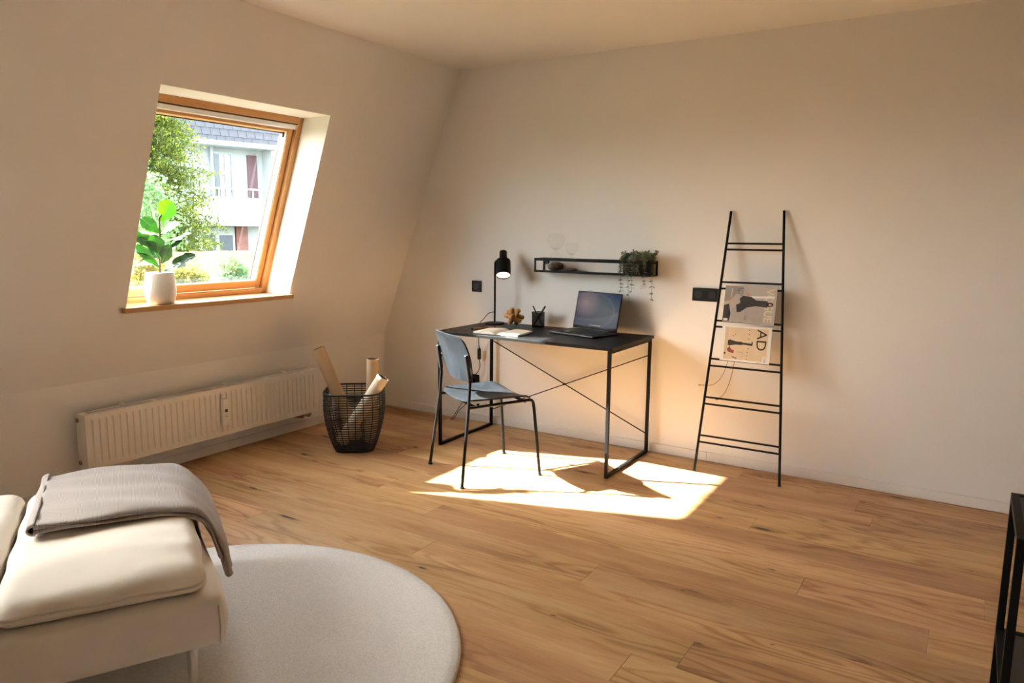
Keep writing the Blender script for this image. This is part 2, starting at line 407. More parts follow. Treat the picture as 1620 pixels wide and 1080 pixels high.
# ------------------------------------------------------------------ mesh helpers
class MB:
    def __init__(s):
        s.v = []; s.f = []; s.uv = None
    def add(s, vs, fs):
        n = len(s.v)
        s.v += [tuple(x) for x in vs]
        s.f += [tuple(i+n for i in f) for f in fs]
        return s
    def box(s, lo, hi):
        (a, b, c), (d, e, g) = lo, hi
        vs = [(a, b, c), (d, b, c), (d, e, c), (a, e, c), (a, b, g), (d, b, g), (d, e, g), (a, e, g)]
        return s.add(vs, [(0, 3, 2, 1), (4, 5, 6, 7), (0, 1, 5, 4), (1, 2, 6, 5), (2, 3, 7, 6), (3, 0, 4, 7)])
    def bar(s, p0, p1, w, h, upv=(0, 0, 1)):
        """square bar from p0 to p1, w across, h along up"""
        p0, p1 = Vector(p0), Vector(p1); d = (p1-p0).normalized()
        u = Vector(upv)
        if abs(u.dot(d)) > 0.98:
            u = Vector((0, 1, 0))
        x = d.cross(u).normalized(); y = x.cross(d).normalized()
        vs = []
        for p in (p0, p1):
            for a, c in ((-1, -1), (1, -1), (1, 1), (-1, 1)):
                vs.append(p + x*(a*w/2) + y*(c*h/2))
        return s.add(vs, [(0, 1, 2, 3), (7, 6, 5, 4), (0, 4, 5, 1), (1, 5, 6, 2), (2, 6, 7, 3), (3, 7, 4, 0)])
    def prism(s, pts, axis, a0, a1):
        """polygon pts (2-d) extruded along axis (0 x, 1 y, 2 z)"""
        def mk(p, a):
            l = list(p); l.insert(axis, a); return tuple(l)
        n = len(pts)
        vs = [mk(p, a0) for p in pts] + [mk(p, a1) for p in pts]
        fs = [tuple(range(n)), tuple(range(2*n-1, n-1, -1))] + [(i, i+n, (i+1) % n+n, (i+1) % n) for i in range(n)]
        return s.add(vs, fs)
    def tube(s, path, r, seg=10, cap=True, closed=False):
        P = [Vector(p) for p in path]; n = len(P)
        R = r if isinstance(r, (list, tuple)) else [r]*n
        rings = []; prev = None
        for i in range(n):
            if closed:
                d = (P[(i+1) % n]-P[i-1])
            else:
                d = P[min(i+1, n-1)]-P[max(i-1, 0)]
            d.normalize()
            if prev is None:
                u = Vector((0, 0, 1)) if abs(d.z) < 0.9 else Vector((1, 0, 0))
                x = d.cross(u).normalized()
            else:
                x = (prev - d*prev.dot(d)).normalized()
            prev = x; y = d.cross(x)
            rings.append([P[i] + (x*math.cos(2*PI*k/seg) + y*math.sin(2*PI*k/seg))*R[i] for k in range(seg)])
        vs = [p for rg in rings for p in rg]; fs = []
        m = n if closed else n-1
        for i in range(m):
            for k in range(seg):
                a = i*seg+k; b_ = i*seg+(k+1) % seg; c = ((i+1) % n)*seg+(k+1) % seg; d_ = ((i+1) % n)*seg+k
                fs.append((a, b_, c, d_))
        if cap and not closed:
            fs.append(tuple(range(seg-1, -1, -1))); fs.append(tuple((n-1)*seg+k for k in range(seg)))
        return s.add(vs, fs)
    def lathe(s, prof, c=(0, 0, 0), seg=24, rib=None, M=None, cap=True):
        vs = []
        for j, (r, z) in enumerate(prof):
            for k in range(seg):
                rr = r*(1+(rib(k, seg, j) if rib else 0)); a = 2*PI*k/seg
                p = Vector((rr*math.cos(a), rr*math.sin(a), z))
                if M: p = M @ p
                vs.append(p + Vector(c))
        fs = []
        for j in range(len(prof)-1):
            for k in range(seg):
                fs.append((j*seg+k, j*seg+(k+1) % seg, (j+1)*seg+(k+1) % seg, (j+1)*seg+k))
        if cap and prof[0][0] > 1e-6: fs.append(tuple(range(seg-1, -1, -1)))
        if cap and prof[-1][0] > 1e-6: fs.append(tuple((len(prof)-1)*seg+k for k in range(seg)))
        return s.add(vs, fs)
    def rbox(s, lo, hi, r, n=8, fn=None):
        """rounded box, each face an n x n grid; fn(point, unit position) -> point"""
        lo, hi = Vector(lo), Vector(hi); c = (lo+hi)/2; h = (hi-lo)/2
        idx = {}; vs = []; fs = []
        def vid(i, j, k):
            if (i, j, k) not in idx:
                q = [-1+2*x/n for x in (i, j, k)]
                p = Vector(q[m]*h[m] for m in range(3))
                inner = Vector(max(-(h[m]-r), min(h[m]-r, p[m])) for m in range(3))
                d = p-inner
                if d.length > 1e-9:
                    p = inner + d.normalized()*r
                p = c+p
                if fn: p = fn(p, q)
                idx[(i, j, k)] = len(vs); vs.append(p)
            return idx[(i, j, k)]
        for a in range(n):
            for b_ in range(n):
                fs.append((vid(a, b_, 0), vid(a, b_+1, 0), vid(a+1, b_+1, 0), vid(a+1, b_, 0)))
                fs.append((vid(a, b_, n), vid(a+1, b_, n), vid(a+1, b_+1, n), vid(a, b_+1, n)))
                fs.append((vid(a, 0, b_), vid(a+1, 0, b_), vid(a+1, 0, b_+1), vid(a, 0, b_+1)))
                fs.append((vid(a, n, b_), vid(a, n, b_+1), vid(a+1, n, b_+1), vid(a+1, n, b_)))
                fs.append((vid(0, a, b_), vid(0, a, b_+1), vid(0, a+1, b_+1), vid(0, a+1, b_)))
                fs.append((vid(n, a, b_), vid(n, a+1, b_), vid(n, a+1, b_+1), vid(n, a, b_+1)))
        return s.add(vs, fs)
    def build(s, name, mat, parent=None, smooth=False, bevel=0, seg=2, loc=None, rot=None, angle=None, fix=True):
        me = bpy.data.meshes.new(name)
        me.from_pydata(s.v, [], s.f)
        me.update()
        if fix:
            bm = bmesh.new(); bm.from_mesh(me)
            bmesh.ops.recalc_face_normals(bm, faces=bm.faces)
            bm.to_mesh(me); bm.free()
        return link(name, me, mat, parent, smooth, bevel, seg, loc, rot, angle)

def link(name, me, mat, parent=None, smooth=False, bevel=0, seg=2, loc=None, rot=None, angle=None):
    if mat is not None:
        me.materials.clear(); me.materials.append(MATS[mat])
    o = bpy.data.objects.new(name, me)
    COL.objects.link(o)
    if parent: o.parent = parent
    if loc is not None: o.location = loc
    if rot is not None: o.rotation_euler = rot
    if smooth:
        me.polygons.foreach_set('use_smooth', [True]*len(me.polygons))
        if angle is not None:
            try:
                me.set_sharp_from_angle(angle=math.radians(angle))
            except Exception:
                pass
    if bevel:
        md = o.modifiers.new('bevel', 'BEVEL'); md.width = bevel; md.segments = seg; md.limit_method = 'ANGLE'
        md.angle_limit = math.radians(35)
    return o

def tag(o, label, cat, group=None, kind=None):
    o['label'] = label; o['category'] = cat
    if group: o['group'] = group
    if kind: o['kind'] = kind
    return o

def empty(name, loc=(0, 0, 0), rz=0.0):
    o = bpy.data.objects.new(name, None); o.empty_display_size = 0.05
    COL.objects.link(o); o.location = loc; o.rotation_euler = (0, 0, rz)
    return o

def structure(o, label, cat):
    return tag(o, label, cat, kind='structure')

def arc(c, r, a0, a1, n, ax=(1, 0, 0), ay=(0, 0, 1)):
    c, ax, ay = Vector(c), Vector(ax), Vector(ay)
    return [c + ax*(r*math.cos(a0+(a1-a0)*i/n)) + ay*(r*math.sin(a0+(a1-a0)*i/n)) for i in range(n+1)]

def bez(pts, n=16):
    """Catmull-Rom through pts"""
    P = [Vector(p) for p in pts]; P = [P[0]*2-P[1]] + P + [P[-1]*2-P[-2]]
    out = []
    for i in range(1, len(P)-2):
        for k in range(n):
            u = k/n; a, b_, c, d = P[i-1:i+3]
            out.append(0.5*((2*b_)+(c-a)*u+(2*a-5*b_+4*c-d)*u*u+(3*b_-a-3*c+d)*u**3))
    out.append(P[-2])
    return out

def text_mesh(body, size, font_extrude=0.0003, bold=0.0, spacing=1.0):
    cu = bpy.data.curves.new('text', 'FONT'); cu.body = body; cu.size = size
    cu.extrude = font_extrude; cu.offset = bold; cu.space_character = spacing; cu.resolution_u = 3
    o = bpy.data.objects.new('text', cu); COL.objects.link(o)
    dg = bpy.context.evaluated_depsgraph_get()
    me = bpy.data.meshes.new_from_object(o.evaluated_get(dg))
    bpy.data.objects.remove(o); bpy.data.curves.remove(cu)
    return me

# ------------------------------------------------------------------ room shell
H = 2.5354; ZK = 0.5902; CX = 0.7455; SL = CX/(H-ZK)
WY0, WY1, WZ0, WZ1 = -2.196, -1.091, 0.982, 2.092
RX, FY = 6.8, -6.3            # right wall, wall behind the camera
def sx(z): return SL*(z-ZK)

fl = MB().box((-0.3, FY-0.2, -0.16), (RX+0.2, 0.2, -0.016)).build('floor', 'oak_plank')
structure(fl, 'oak plank floor running along the desk wall', 'floor')
PW = 0.183
joints = {-0.036: 2.9, -0.219: 1.35, -0.402: 3.645, -0.585: 2.35, -0.768: 0.95, -0.951: 2.05, -1.134: 4.115, -1.317: 3.485, -1.50: 3.944, -1.683: 2.72, -1.866: 1.984,
          -2.049: 1.05, -2.232: 3.1}
def plank(x0, x1, y0, y1):
    g = 0.0003
    l = x1-x0-2*g; w = y1-y0-2*g; e = 0.0007
    prof = [(-w/2, -0.016), (w/2, -0.016), (w/2, -e), (w/2-e, 0), (-w/2+e, 0), (-w/2, -e)]
    mb = MB()
    n = len(prof)
    vs = [(-l/2, y, z) for y, z in prof] + [(l/2, y, z) for y, z in prof]
    vs[3] = (-l/2+e, prof[3][0], 0); vs[4] = (-l/2+e, prof[4][0], 0); vs[n+3] = (l/2-e, prof[3][0], 0); vs[n+4] = (l/2-e, prof[4][0], 0)
    mb.add(vs, [tuple(range(n)), tuple(range(2*n-1, n-1, -1))] + [(i, i+n, (i+1) % n+n, (i+1) % n) for i in range(n)])
    mb.build('plank', 'oak_plank', fl, loc=((x0+x1)/2, (y0+y1)/2, 0))
y = -0.036+PW
k = 0
while y > FY:
    y1 = min(y, -0.001); y0 = max(y-PW, FY)
    key = min(joints, key=lambda q: abs(q-y))
    j0 = joints[key] if abs(key-y) < 0.02 else (1.7*k*0.37+0.4) % 2.2 + 0.6
    js = [j0]
    while js[-1] < RX: js.append(js[-1]+2.205)
    while js[0] > 0: js.insert(0, js[0]-2.205)
    xs = [0.0] + [q for q in js if 0.05 < q < RX-0.05] + [RX]
    for a, b_ in zip(xs[:-1], xs[1:]):
        plank(a, b_, y0, y1)
    y -= PW; k += 1

structure(MB().box((-0.2, 0.0, -0.16), (RX+0.2, 0.2, H+0.2)).build('wall_back', 'paint'), 'cream painted wall behind the desk', 'wall')
structure(MB().box((RX, FY, -0.16), (RX+0.2, 0.0, H+0.2)).build('wall_right', 'paint'), 'cream painted wall on the right side', 'wall')
structure(MB().box((-0.3, FY-0.2, -0.16), (RX, FY, H+0.2)).build('wall_front', 'paint'), 'cream painted wall facing the desk wall', 'wall')
structure(MB().box((CX, FY, H), (RX, 0.0, H+0.2)).build('ceiling', 'paint'), 'flat white ceiling', 'ceiling')

# left wall: knee wall, then the roof slope with the window opening cut through
TD = 0.36
wl = MB()
wl.prism([(0, -0.16), (0, ZK), (-TD, ZK), (-TD, -0.16)], 1, FY, 0.0)
def slope_piece(mb, z0, z1, y0, y1):
    mb.prism([(sx(z0), z0), (sx(z1), z1), (sx(z1)-TD, z1), (sx(z0)-TD, z0)], 1, y0, y1)
slope_piece(wl, ZK, WZ0, FY, 0.0)
slope_piece(wl, WZ1, H+0.2, FY, 0.0)
W2 = -2.30                    # offset of the added, unseen second roof window that brightens sofa and rug
slope_piece(wl, WZ0, WZ1, FY, WY0+W2)
slope_piece(wl, WZ0, WZ1, WY1+W2, WY0)
slope_piece(wl, WZ0, WZ1, WY1, 0.0)
structure(wl.build('wall_left', 'paint', fix=False), 'knee wall and sloping attic wall around the roof window', 'wall')

# baseboards
def board(name, lo, hi, parent=None):
    return MB().box(lo, hi).build(name, 'baseboard', parent, bevel=0.002)
bb = structure(board('baseboard_back', (0.0145, -0.0145, 0.003), (2.655, 0.0, 0.060)), 'low white baseboard under the desk wall', 'baseboard')
board('baseboard_piece', (2.656, -0.0145, 0.003), (RX, 0.0, 0.060), bb)
bb = structure(board('baseboard_left', (0.0, -2.14, 0.003), (0.0145, 0.0, 0.060)), 'low white baseboard below the radiator', 'baseboard')
board('baseboard_piece', (0.0, FY, 0.003), (0.0145, -2.141, 0.060), bb)
structure(board('baseboard_right', (RX-0.0145, FY, 0.003), (RX, -0.015, 0.060)), 'low white baseboard along the right wall', 'baseboard')
structure(board('baseboard_front', (0.0145, FY, 0.003), (RX-0.015, FY+0.0145, 0.060)), 'low white baseboard of the wall facing the desk', 'baseboard')

# ------------------------------------------------------------------ roof window
def roof_window(name, label, WY0, WY1):
    win = empty(name, (sx(WZ0), (WY0+WY1)/2, WZ0))
    structure(win, label, 'window')
    def wpart(name, mat, y0, y1, z0, z1, d0, d1, bevel=0.002, parent=None):
        """member parallel to the roof slope: d0..d1 measured outwards from the wall face"""
        mb = MB().prism([(sx(z0)-d0, z0), (sx(z1)-d0, z1), (sx(z1)-d1, z1), (sx(z0)-d1, z0)], 1, y0, y1)
        vs = [(x-win.location.x, y_-win.location.y, z-win.location.z) for x, y_, z in mb.v]
        if parent is not None and parent is not win:
            vs = [tuple(Vector(q)-parent.location) for q in vs]
        c = sum((Vector(q) for q in vs), Vector())/len(vs)
        mb.v = [tuple(Vector(q)-c) for q in vs]
        return mb.build(name, mat, parent or win, bevel=bevel, loc=c)
    F0, F1 = 0.228, 0.345
    fwid = 0.036
    wpart('frame_jamb', 'pine_z', WY1-fwid, WY1, WZ0, WZ1, F0, F1)
    wpart('frame_jamb', 'pine_z', WY0, WY0+fwid, WZ0, WZ1, F0, F1)
    wpart('frame_head', 'pine_y', WY0+fwid, WY1-fwid, WZ1-0.038, WZ1, F0, F1)
    wpart('frame_bottom', 'pine_y', WY0+fwid, WY1-fwid, WZ0, WZ0+0.030, F0, F1)
    S0, S1 = 0.256, 0.325
    g = 0.003; sw = 0.038
    sy0, sy1, sz0, sz1 = WY0+fwid+g, WY1-fwid-g, WZ0+0.030+0.006, WZ1-0.038-g
    wpart('sash_stile', 'pine_z', sy1-sw, sy1, sz0, sz1, S0, S1, 0.003)
    wpart('sash_stile', 'pine_z', sy0, sy0+sw, sz0, sz1, S0, S1, 0.003)
    wpart('sash_rail', 'pine_y', sy0+sw, sy1-sw, sz1-0.046, sz1, S0, S1, 0.003)
    wpart('sash_rail', 'pine_y', sy0+sw, sy1-sw, sz0, sz0+0.050, S0, S1, 0.003)
    gy0, gy1, gz0, gz1 = sy0+sw, sy1-sw, sz0+0.050, sz1-0.046
    pane = wpart('pane', 'pane_glass', gy0, gy1, gz0, gz1, 0.306, 0.311, 0)
    for a in ((gy1-0.006, gy1-.003, gz0, gz1), (gy1-0.012, gy1-.010, gz0, gz1), (gy0+.001, gy0+0.005, gz0, gz1), (gy0, gy1, gz0, gz0+0.005), (gy0, gy1, gz1-0.005, gz1)):
        wpart('gasket', 'dark_grey', *a, 0.3115, 0.320, 0, pane)
    for a in ((gy1-0.004, gy1, gz0, gz1), (gy0, gy0+0.004, gz0, gz1), (gy0+0.004, gy1-0.004, gz0, gz0+0.004)):
        wpart('glazing_bead', 'white_plastic', *a, 0.266, 0.3055, 0)
    br = wpart('blind_bar', 'aluminium', sy0-0.01, sy1-0.004, sz1-0.030, sz1-0.004, 0.232, 0.254, 0.003)
    wpart('end_cap', 'white_plastic', sy1-0.004, sy1+0.003, sz1-0.031, sz1-0.003, 0.231, 0.2545, 0.001, br)
    wpart('catch', 'dark_grey', gy1-0.014, gy1-0.001, gz1-0.03, gz1-0.001, 0.285, 0.304, 0.002)
    sill = MB().box((sx(WZ0)-0.228, WY0+0.001, WZ0-0.026), (0.16, WY1-0.001, WZ0+0.0005)); sill.box((0.150, WY0-0.022, WZ0-0.026), (0.178, WY1+0.016, WZ0+0.0005))
    so = sill.build('window_sill', 'sill_oak')
    so.parent = win; so.location = -win.location
roof_window('window_1', 'pine framed roof window in the sloping wall above the radiator', WY0, WY1)
roof_window('window_2_added', 'added pine framed roof window out of view, brightening the sofa and rug', WY0+W2, WY1+W2)  # added out of view so its skylight lifts the sofa and rug

# ------------------------------------------------------------------ exterior
FD = 1.35
FA = Vector((0.235, 0.972, 0)).normalized(); FN = Vector((FA.y, -FA.x, 0))
p0 = Vector((-21.4977, 14.9728, 0))
FO = Vector((CAM.x, CAM.y, 0)) + (p0-Vector((CAM.x, CAM.y, 0)))*FD
def fz(z): return CAM.z + (z-CAM.z)*FD
bld = empty('house', (FO.x, FO.y, -2.0), math.atan2(FA.y, FA.x))
tag(bld, 'white rendered house with grey slate mansard roof seen through the window', 'house')
def hb(name, mat, u0, u1, z0, z1, d0, d1, parent=None, bevel=0):
    """box on the facade in facade units; d > 0 towards the window of the room; local x along facade, -y out of it"""
    lo = (u0*FD, -d1, fz(z0)+2.0); hi = (u1*FD, -d0, fz(z1)+2.0)
    pa = parent or bld
    off = Vector() if pa is bld else pa.location
    c = (Vector(lo)+Vector(hi))/2
    mb = MB().box(Vector(lo)-c, Vector(hi)-c)
    return mb.build(name, mat, pa, loc=c-off, bevel=bevel)
hb('wall', 'render_white', -9, 9, 1.5, 4.85, -7.0, -1.2)
hb('wall', 'render_white', -9, -2.4, 1.5, 4.7, -1.2, 0.0)
hb('wall', 'render_white', 1.75, 9, 1.5, 4.7, -1.2, 0.0)
hb('eaves_board', 'render_white', -9, 9, 4.62, 4.80, -1.2, 0.25)
hb('pier', 'render_white', -0.50, -0.40, 2.5, 4.62, -1.2, -0.9)
hb('balcony_parapet', 'render_white', -9, 9, 1.50, 2.62, -1.2, 0.3)
rl_ = hb('balcony_rail', 'render_white', -9, 9, 2.94, 3.0, 0.15, 0.22)
for u in (-2.0, -1.3, -0.6, 0.1, 0.8, 1.5):
    hb('rail_post', 'render_white', u, u+0.04, 2.62, 2.94, 0.16, 0.21, rl_)
dr = hb('balcony_door', 'render_white', -0.40, 0.43, 2.62, 4.46, -1.2, -1.05)
hb('pane', 'far_glass', -0.34, 0.36, 2.7, 4.38, -1.05, -1.02, dr)
hb('curtain', 'curtain', -0.13, 0.03, 2.7, 4.36, -1.02, -1.00, dr)
hb('curtain', 'curtain', 0.08, 0.30, 2.7, 4.36, -1.02, -1.00, dr)
hb('shutter', 'shutter_plum', 1.08, 1.50, 2.62, 4.42, -1.2, -1.1)
hb('wall', 'render_white', -9, 9, -1.2, 1.5, -7.0, -1.4)
ld = hb('terrace_door', 'render_white', -1.6, 0.45, -1.0, 1.46, -1.4, -1.25)
for a, b_ in ((-1.5, -0.85), (-0.8, -0.38), (-0.2, 0.35)):
    hb('pane', 'far_glass', a, b_, -0.9, 1.12, -1.25, -1.22, ld)
hb('curtain', 'curtain', -1.2, -0.9, -0.9, 1.1, -1.22, -1.20, ld)
hb('brick_panel', 'brick_brown', 0.5, 1.0, -1.2, 1.5, -1.4, -1.2)
# mansard: backing and single slates
rf = MB()
rz0, rz1 = fz(4.78)+2.0, fz(8.2)+2.0
back = 1.5
rf.prism([(0.22-0.32, rz0), (0.22-0.32+back, rz1), (6, rz1), (6, rz0)], 0, -9*FD, 9*FD)
roof = rf.build('roof', 'slate', bld)
row_h = 0.30*FD; sw_ = 0.36*FD
sl_dir = Vector((0, back, rz1-rz0)).normalized()
sl_n = Vector((0, -sl_dir.z, sl_dir.y))
sm = MB()
w2, h2 = sw_/2-0.012, row_h*0.62
sm.add([(-w2, 0, -h2), (w2, 0, -h2), (w2, 0, h2), (-w2, 0, h2), (-w2, -0.018, -h2), (w2, -0.018, -h2), (w2, -0.004, h2), (-w2, -0.004, h2)],
       [(0, 1, 2, 3), (7, 6, 5, 4), (0, 4, 5, 1), (1, 5, 6, 2), (2, 6, 7, 3), (3, 7, 4, 0)])
first = None
tilt = math.atan2(sl_dir.y, sl_dir.z)
for j in range(6):
    for i in range(-11, 9):
        u = (i+0.5*(j % 2))*sw_
        p = Vector((u, -0.10-0.03, rz0-0.05)) + sl_dir*(row_h*(j+0.5)) + sl_n*(-0.0)
        if first is None:
            first = sm.build('slate', 'slate', roof, loc=p, rot=(-tilt-0.03, 0, 0)); s_ = first
        else:
            s_ = first.copy(); COL.objects.link(s_); s_.location = p
        s_.rotation_euler = (-tilt-0.03+random.uniform(-.01, .01), random.uniform(-.006, .006), 0)

def pix(u, w, dist):
    """a point outdoors along a bearing of the photo at a horizontal distance from the viewpoint (only used to place garden things)"""
    d = fw + rt2*((u-810)/FPX) - up2*((w-540)/FPX)
    return CAM + d*(dist/math.hypot(d.x, d.y))

# ground, fence, hedge, trees
structure(MB().box((-80, -50, -2.4), (-0.45, 70, -2.0)).build('ground_outside', 'grass'), 'sunlit lawn behind the neighbouring fence', 'lawn')
FDIST = 15.0
fc = pix(280, 398, FDIST)
fen = empty('garden_fence', (fc.x, fc.y, -2.0), math.atan2(FA.y, FA.x))
tag(fen, 'honey coloured wooden board fence in front of the house', 'fence')
bm_ = MB().box((-0.072, -0.012, 0), (0.072, 0.012, fc.z+2.0))
first = None
for i in range(-16, 20):
    if first is None:
        first = bm_.build('board', 'fence_wood', fen, loc=(i*0.15, 0, 0), bevel=0.004); q = first
    else:
        q = first.copy(); COL.objects.link(q); q.location = (i*0.15, 0, random.uniform(-.01, .01))
MB().bar((-2.4, 0.04, 2.4), (2.9, 0.04, 2.4), 0.04, 0.08).build('rail', 'fence_wood', fen)
MB().bar((-2.4, 0.04, 0.8), (2.9, 0.04, 0.8), 0.04, 0.08).build('rail', 'fence_wood', fen)

def leaf_cloud(pts, size, rng, droop=0.0, aspect=0.55):
    mb = MB()
    for p, nrm in pts:
        d = Vector((rng.gauss(0, 1), rng.gauss(0, 1), rng.gauss(0, 1)-droop)).normalized()
        n = (Vector(nrm)+Vector((rng.gauss(0, .5), rng.gauss(0, .5), rng.gauss(0, .5)))).normalized()
        x = d.cross(n)
        if x.length < 1e-3: continue
        x.normalize(); s = size*rng.uniform(.6, 1.3)
        a = p+d*s; w = x*(s*aspect)
        mb.add([p, p+d*s*.5+w*.5+n*s*.08, a, p+d*s*.5-w*.5+n*s*.08], [(0, 1, 2, 3)])
    return mb

rng = random.Random(3)
# conifer: whorls of boughs hanging from a trunk
cp = pix(244, 400, 24.0)
con = empty('conifer', (cp.x, cp.y, -2.0)); tag(con, 'tall yellow-green conifer beside the white house', 'tree')
MB().tube([(0, 0, 0), (0.05, 0, 4), (0, 0.05, 9.5)], [0.16, 0.11, 0.02], 10).build('trunk', 'bark', con, smooth=True)
pl, pd = [], []
boughs = MB()
for wv_ in range(30):
    z = 1.9+wv_*0.25
    rad = 2.05*(1-((z-1.4)/9.5))**0.8+0.15
    nb = 13
    for b_ in range(nb):
        a = 2*PI*(b_+rng.random())/nb; L = rad*rng.uniform(.62, 1.12)
        dr_ = Vector((math.cos(a), math.sin(a), 0)); tip = dr_*L + Vector((0, 0, z-0.10*L+rng.uniform(-.1, .15)))
        st = Vector((0, 0, z+0.15))
        boughs.tube([st, (st+tip)/2+Vector((0, 0, .06)), tip], [0.016, 0.010, 0.004], 5)
        for i in range(int(110*L)+24):
            f = rng.uniform(.25, 1.03)
            p = st.lerp(tip, f)+Vector((rng.gauss(0, .12), rng.gauss(0, .12), rng.gauss(0, .07)+.03))
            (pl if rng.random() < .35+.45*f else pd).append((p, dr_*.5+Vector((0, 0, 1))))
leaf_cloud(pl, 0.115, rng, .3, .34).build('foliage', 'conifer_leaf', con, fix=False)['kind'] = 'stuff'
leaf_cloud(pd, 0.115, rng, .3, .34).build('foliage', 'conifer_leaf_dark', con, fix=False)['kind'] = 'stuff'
boughs.build('boughs', 'bark', con)

def bush(name, label, loc, rx, rz, n, size, mat, zc, cat='bush', group=None, seed=1):
    r_ = random.Random(seed)
    e = empty(name, loc); tag(e, label, cat, group)
    pts = []
    for i in range(n):
        d = Vector((r_.gauss(0, 1), r_.gauss(0, 1), r_.gauss(0, 1))).normalized()
        k_ = r_.uniform(.55, 1.0)*(1+.18*math.sin(5*d.x+3*d.z)+.12*math.sin(9*d.y))
        pts.append((Vector((d.x*rx*k_, d.y*rx*k_, zc+d.z*rz*k_)), d+Vector((0, 0, .6))))
    leaf_cloud(pts, size, r_, 0, .7).build('foliage', mat, e, fix=False)['kind'] = 'stuff'
    st = MB()
    for i in range(6):
        a = i*PI/3
        st.tube([(0.06*math.cos(a), 0.06*math.sin(a), 0), (rx*.35*math.cos(a), rx*.35*math.sin(a), zc), (rx*.5*math.cos(a+.4), rx*.5*math.sin(a+.4), zc+rz*.6)], [.03, .02, .006], 6)
    st.build('stems', 'bark', e)
    return e
q = pix(222, 330, 17.0)
bush('garden_tree', 'pale blue-green leafy tree left of the conifer', (q.x, q.y, -2.0), 0.75, 1.15, 5200, .075, 'bush_leaf', q.z+2.0-0.25, 'tree', seed=5)
for i, (u, w, dd, rx, rz, lab) in enumerate(((228, 432, 13.2, .30, .46, 'yellow-green shrub against the fence at the left window edge'), (298, 447, 13.0, .30, .28, 'low shrub before the fence in the middle of the window'), (368, 438, 13.2, .30, .36, 'light green shrub before the fence at the right window edge'))):
    q = pix(u, w, dd)
    bush('shrub', lab, (q.x, q.y, -2.0), rx, rz, 2600, .055, 'hedge_leaf' if i != 2 else 'bush_leaf', q.z+2.0, group='shrubs along the garden fence', seed=11+i)

# unseen tree added up-sun of the second roof window to block direct sun
bush('sun_block_tree', 'added unseen tree blocking the direct sun from the second roof window', (-11.6, -8.93, -2.0), 1.25, 1.3, 5200, .20, 'bush_leaf', 12.5, 'tree', seed=33)
leaf_mat('rug_fibre', (0.80, 0.775, 0.74), (0.92, 0.90, 0.875), 0.5, 1.0)
MATS['rug_fibre'].node_tree.nodes['Noise Texture'].inputs['Scale'].default_value = 130.0
MATS['rug_fibre'].node_tree.nodes['Hue/Saturation/Value'].inputs['Value'].default_value = 1.0

_t = MATS['rug_fibre'].node_tree
_g = N(_t, 'ShaderNodeNewGeometry'); _c = N(_t, 'ShaderNodeVectorMath', operation='ADD'); _c.inputs[1].default_value = (0, 0, 1.6)
_t.links.new(_g.outputs['Normal'], _c.inputs[0])
_t.links.new(_c.outputs[0], _t.nodes['Principled BSDF'].inputs['Normal']); _t.links.new(_c.outputs[0], _t.nodes['Translucent BSDF'].inputs['Normal'])
_t.nodes['Mix Shader'].inputs[0].default_value = 0.0
# ------------------------------------------------------------------ radiator
RY0, RY1, RZ0, RZ1 = -2.439, -0.827, 0.138, 0.439
rad = empty('radiator', (0.03, (RY0+RY1)/2, RZ0))
tag(rad, 'long low white panel radiator on the knee wall', 'radiator')
ro = -Vector(rad.location)
def rpart(mb, name, mat='radiator_white', parent=None, **kw):
    mb.v = [tuple(Vector(p)+ro) for p in mb.v]
    return mb.build(name, mat, parent or rad, **kw)
# pressed front panel: grooves as relief
zz = [RZ0+0.006, RZ0+0.024, RZ0+0.034, RZ0+0.046, RZ1-0.048, RZ1-0.036, RZ1-0.028, RZ1-0.004]
fac = [0, 0, 0.6, 1, 1, 0.6, 0, 0]
pitch = 0.0372; ng = 43; g0 = RY0+0.033
ys = [(RY0+0.003, 0)]
for i in range(ng):
    c = g0+i*pitch
    if c > RY1-0.02: break
    ys += [(c-0.0085, 0), (c-0.005, 1), (c+0.005, 1), (c+0.0085, 0)]
ys.append((RY1-0.003, 0))
mb = MB(); vs = []
for z, fz_ in zip(zz, fac):
    for y_, fy_ in ys:
        vs.append((0.120-0.0075*fz_*fy_, y_, z))
n = len(ys); fs = []
for j in range(len(zz)-1):
    for i in range(n-1):
        fs.append((j*n+i, j*n+i+1, (j+1)*n+i+1, (j+1)*n+i))
mb.add(vs, fs)
rpart(mb, 'front_panel')
rpart(MB().box((0.104, RY0+0.003, RZ0+0.006), (0.112, RY1-0.003, RZ1-0.006)), 'panel_back')
e = MB(); e.box((0.100, RY0+0.003, RZ1-0.0045), (0.1215, RY1-0.003, RZ1)); e.box((0.100, RY0+0.003, RZ0), (0.1215, RY1-0.003, RZ0+0.0065))
rpart(e, 'panel_edge', bevel=0.002)
rpart(MB().box((0.034, RY0+0.003, RZ0+0.006), (0.044, RY1-0.003, RZ1-0.006)), 'rear_panel', bevel=0.002)
for y0_, y1_ in ((RY0, RY0+0.003), (RY1-0.003, RY1)):
    sp = rpart(MB().box((0.030, y0_, RZ0), (0.1215, y1_, RZ1)), 'side_panel', bevel=0.001)
for z in (RZ0+0.035, RZ1-0.035):
    rpart(MB().tube([(0.05, RY0-0.006, z), (0.05, RY0+0.004, z)], [0.012, 0.012], 12), 'valve_plug', 'brass_knob')
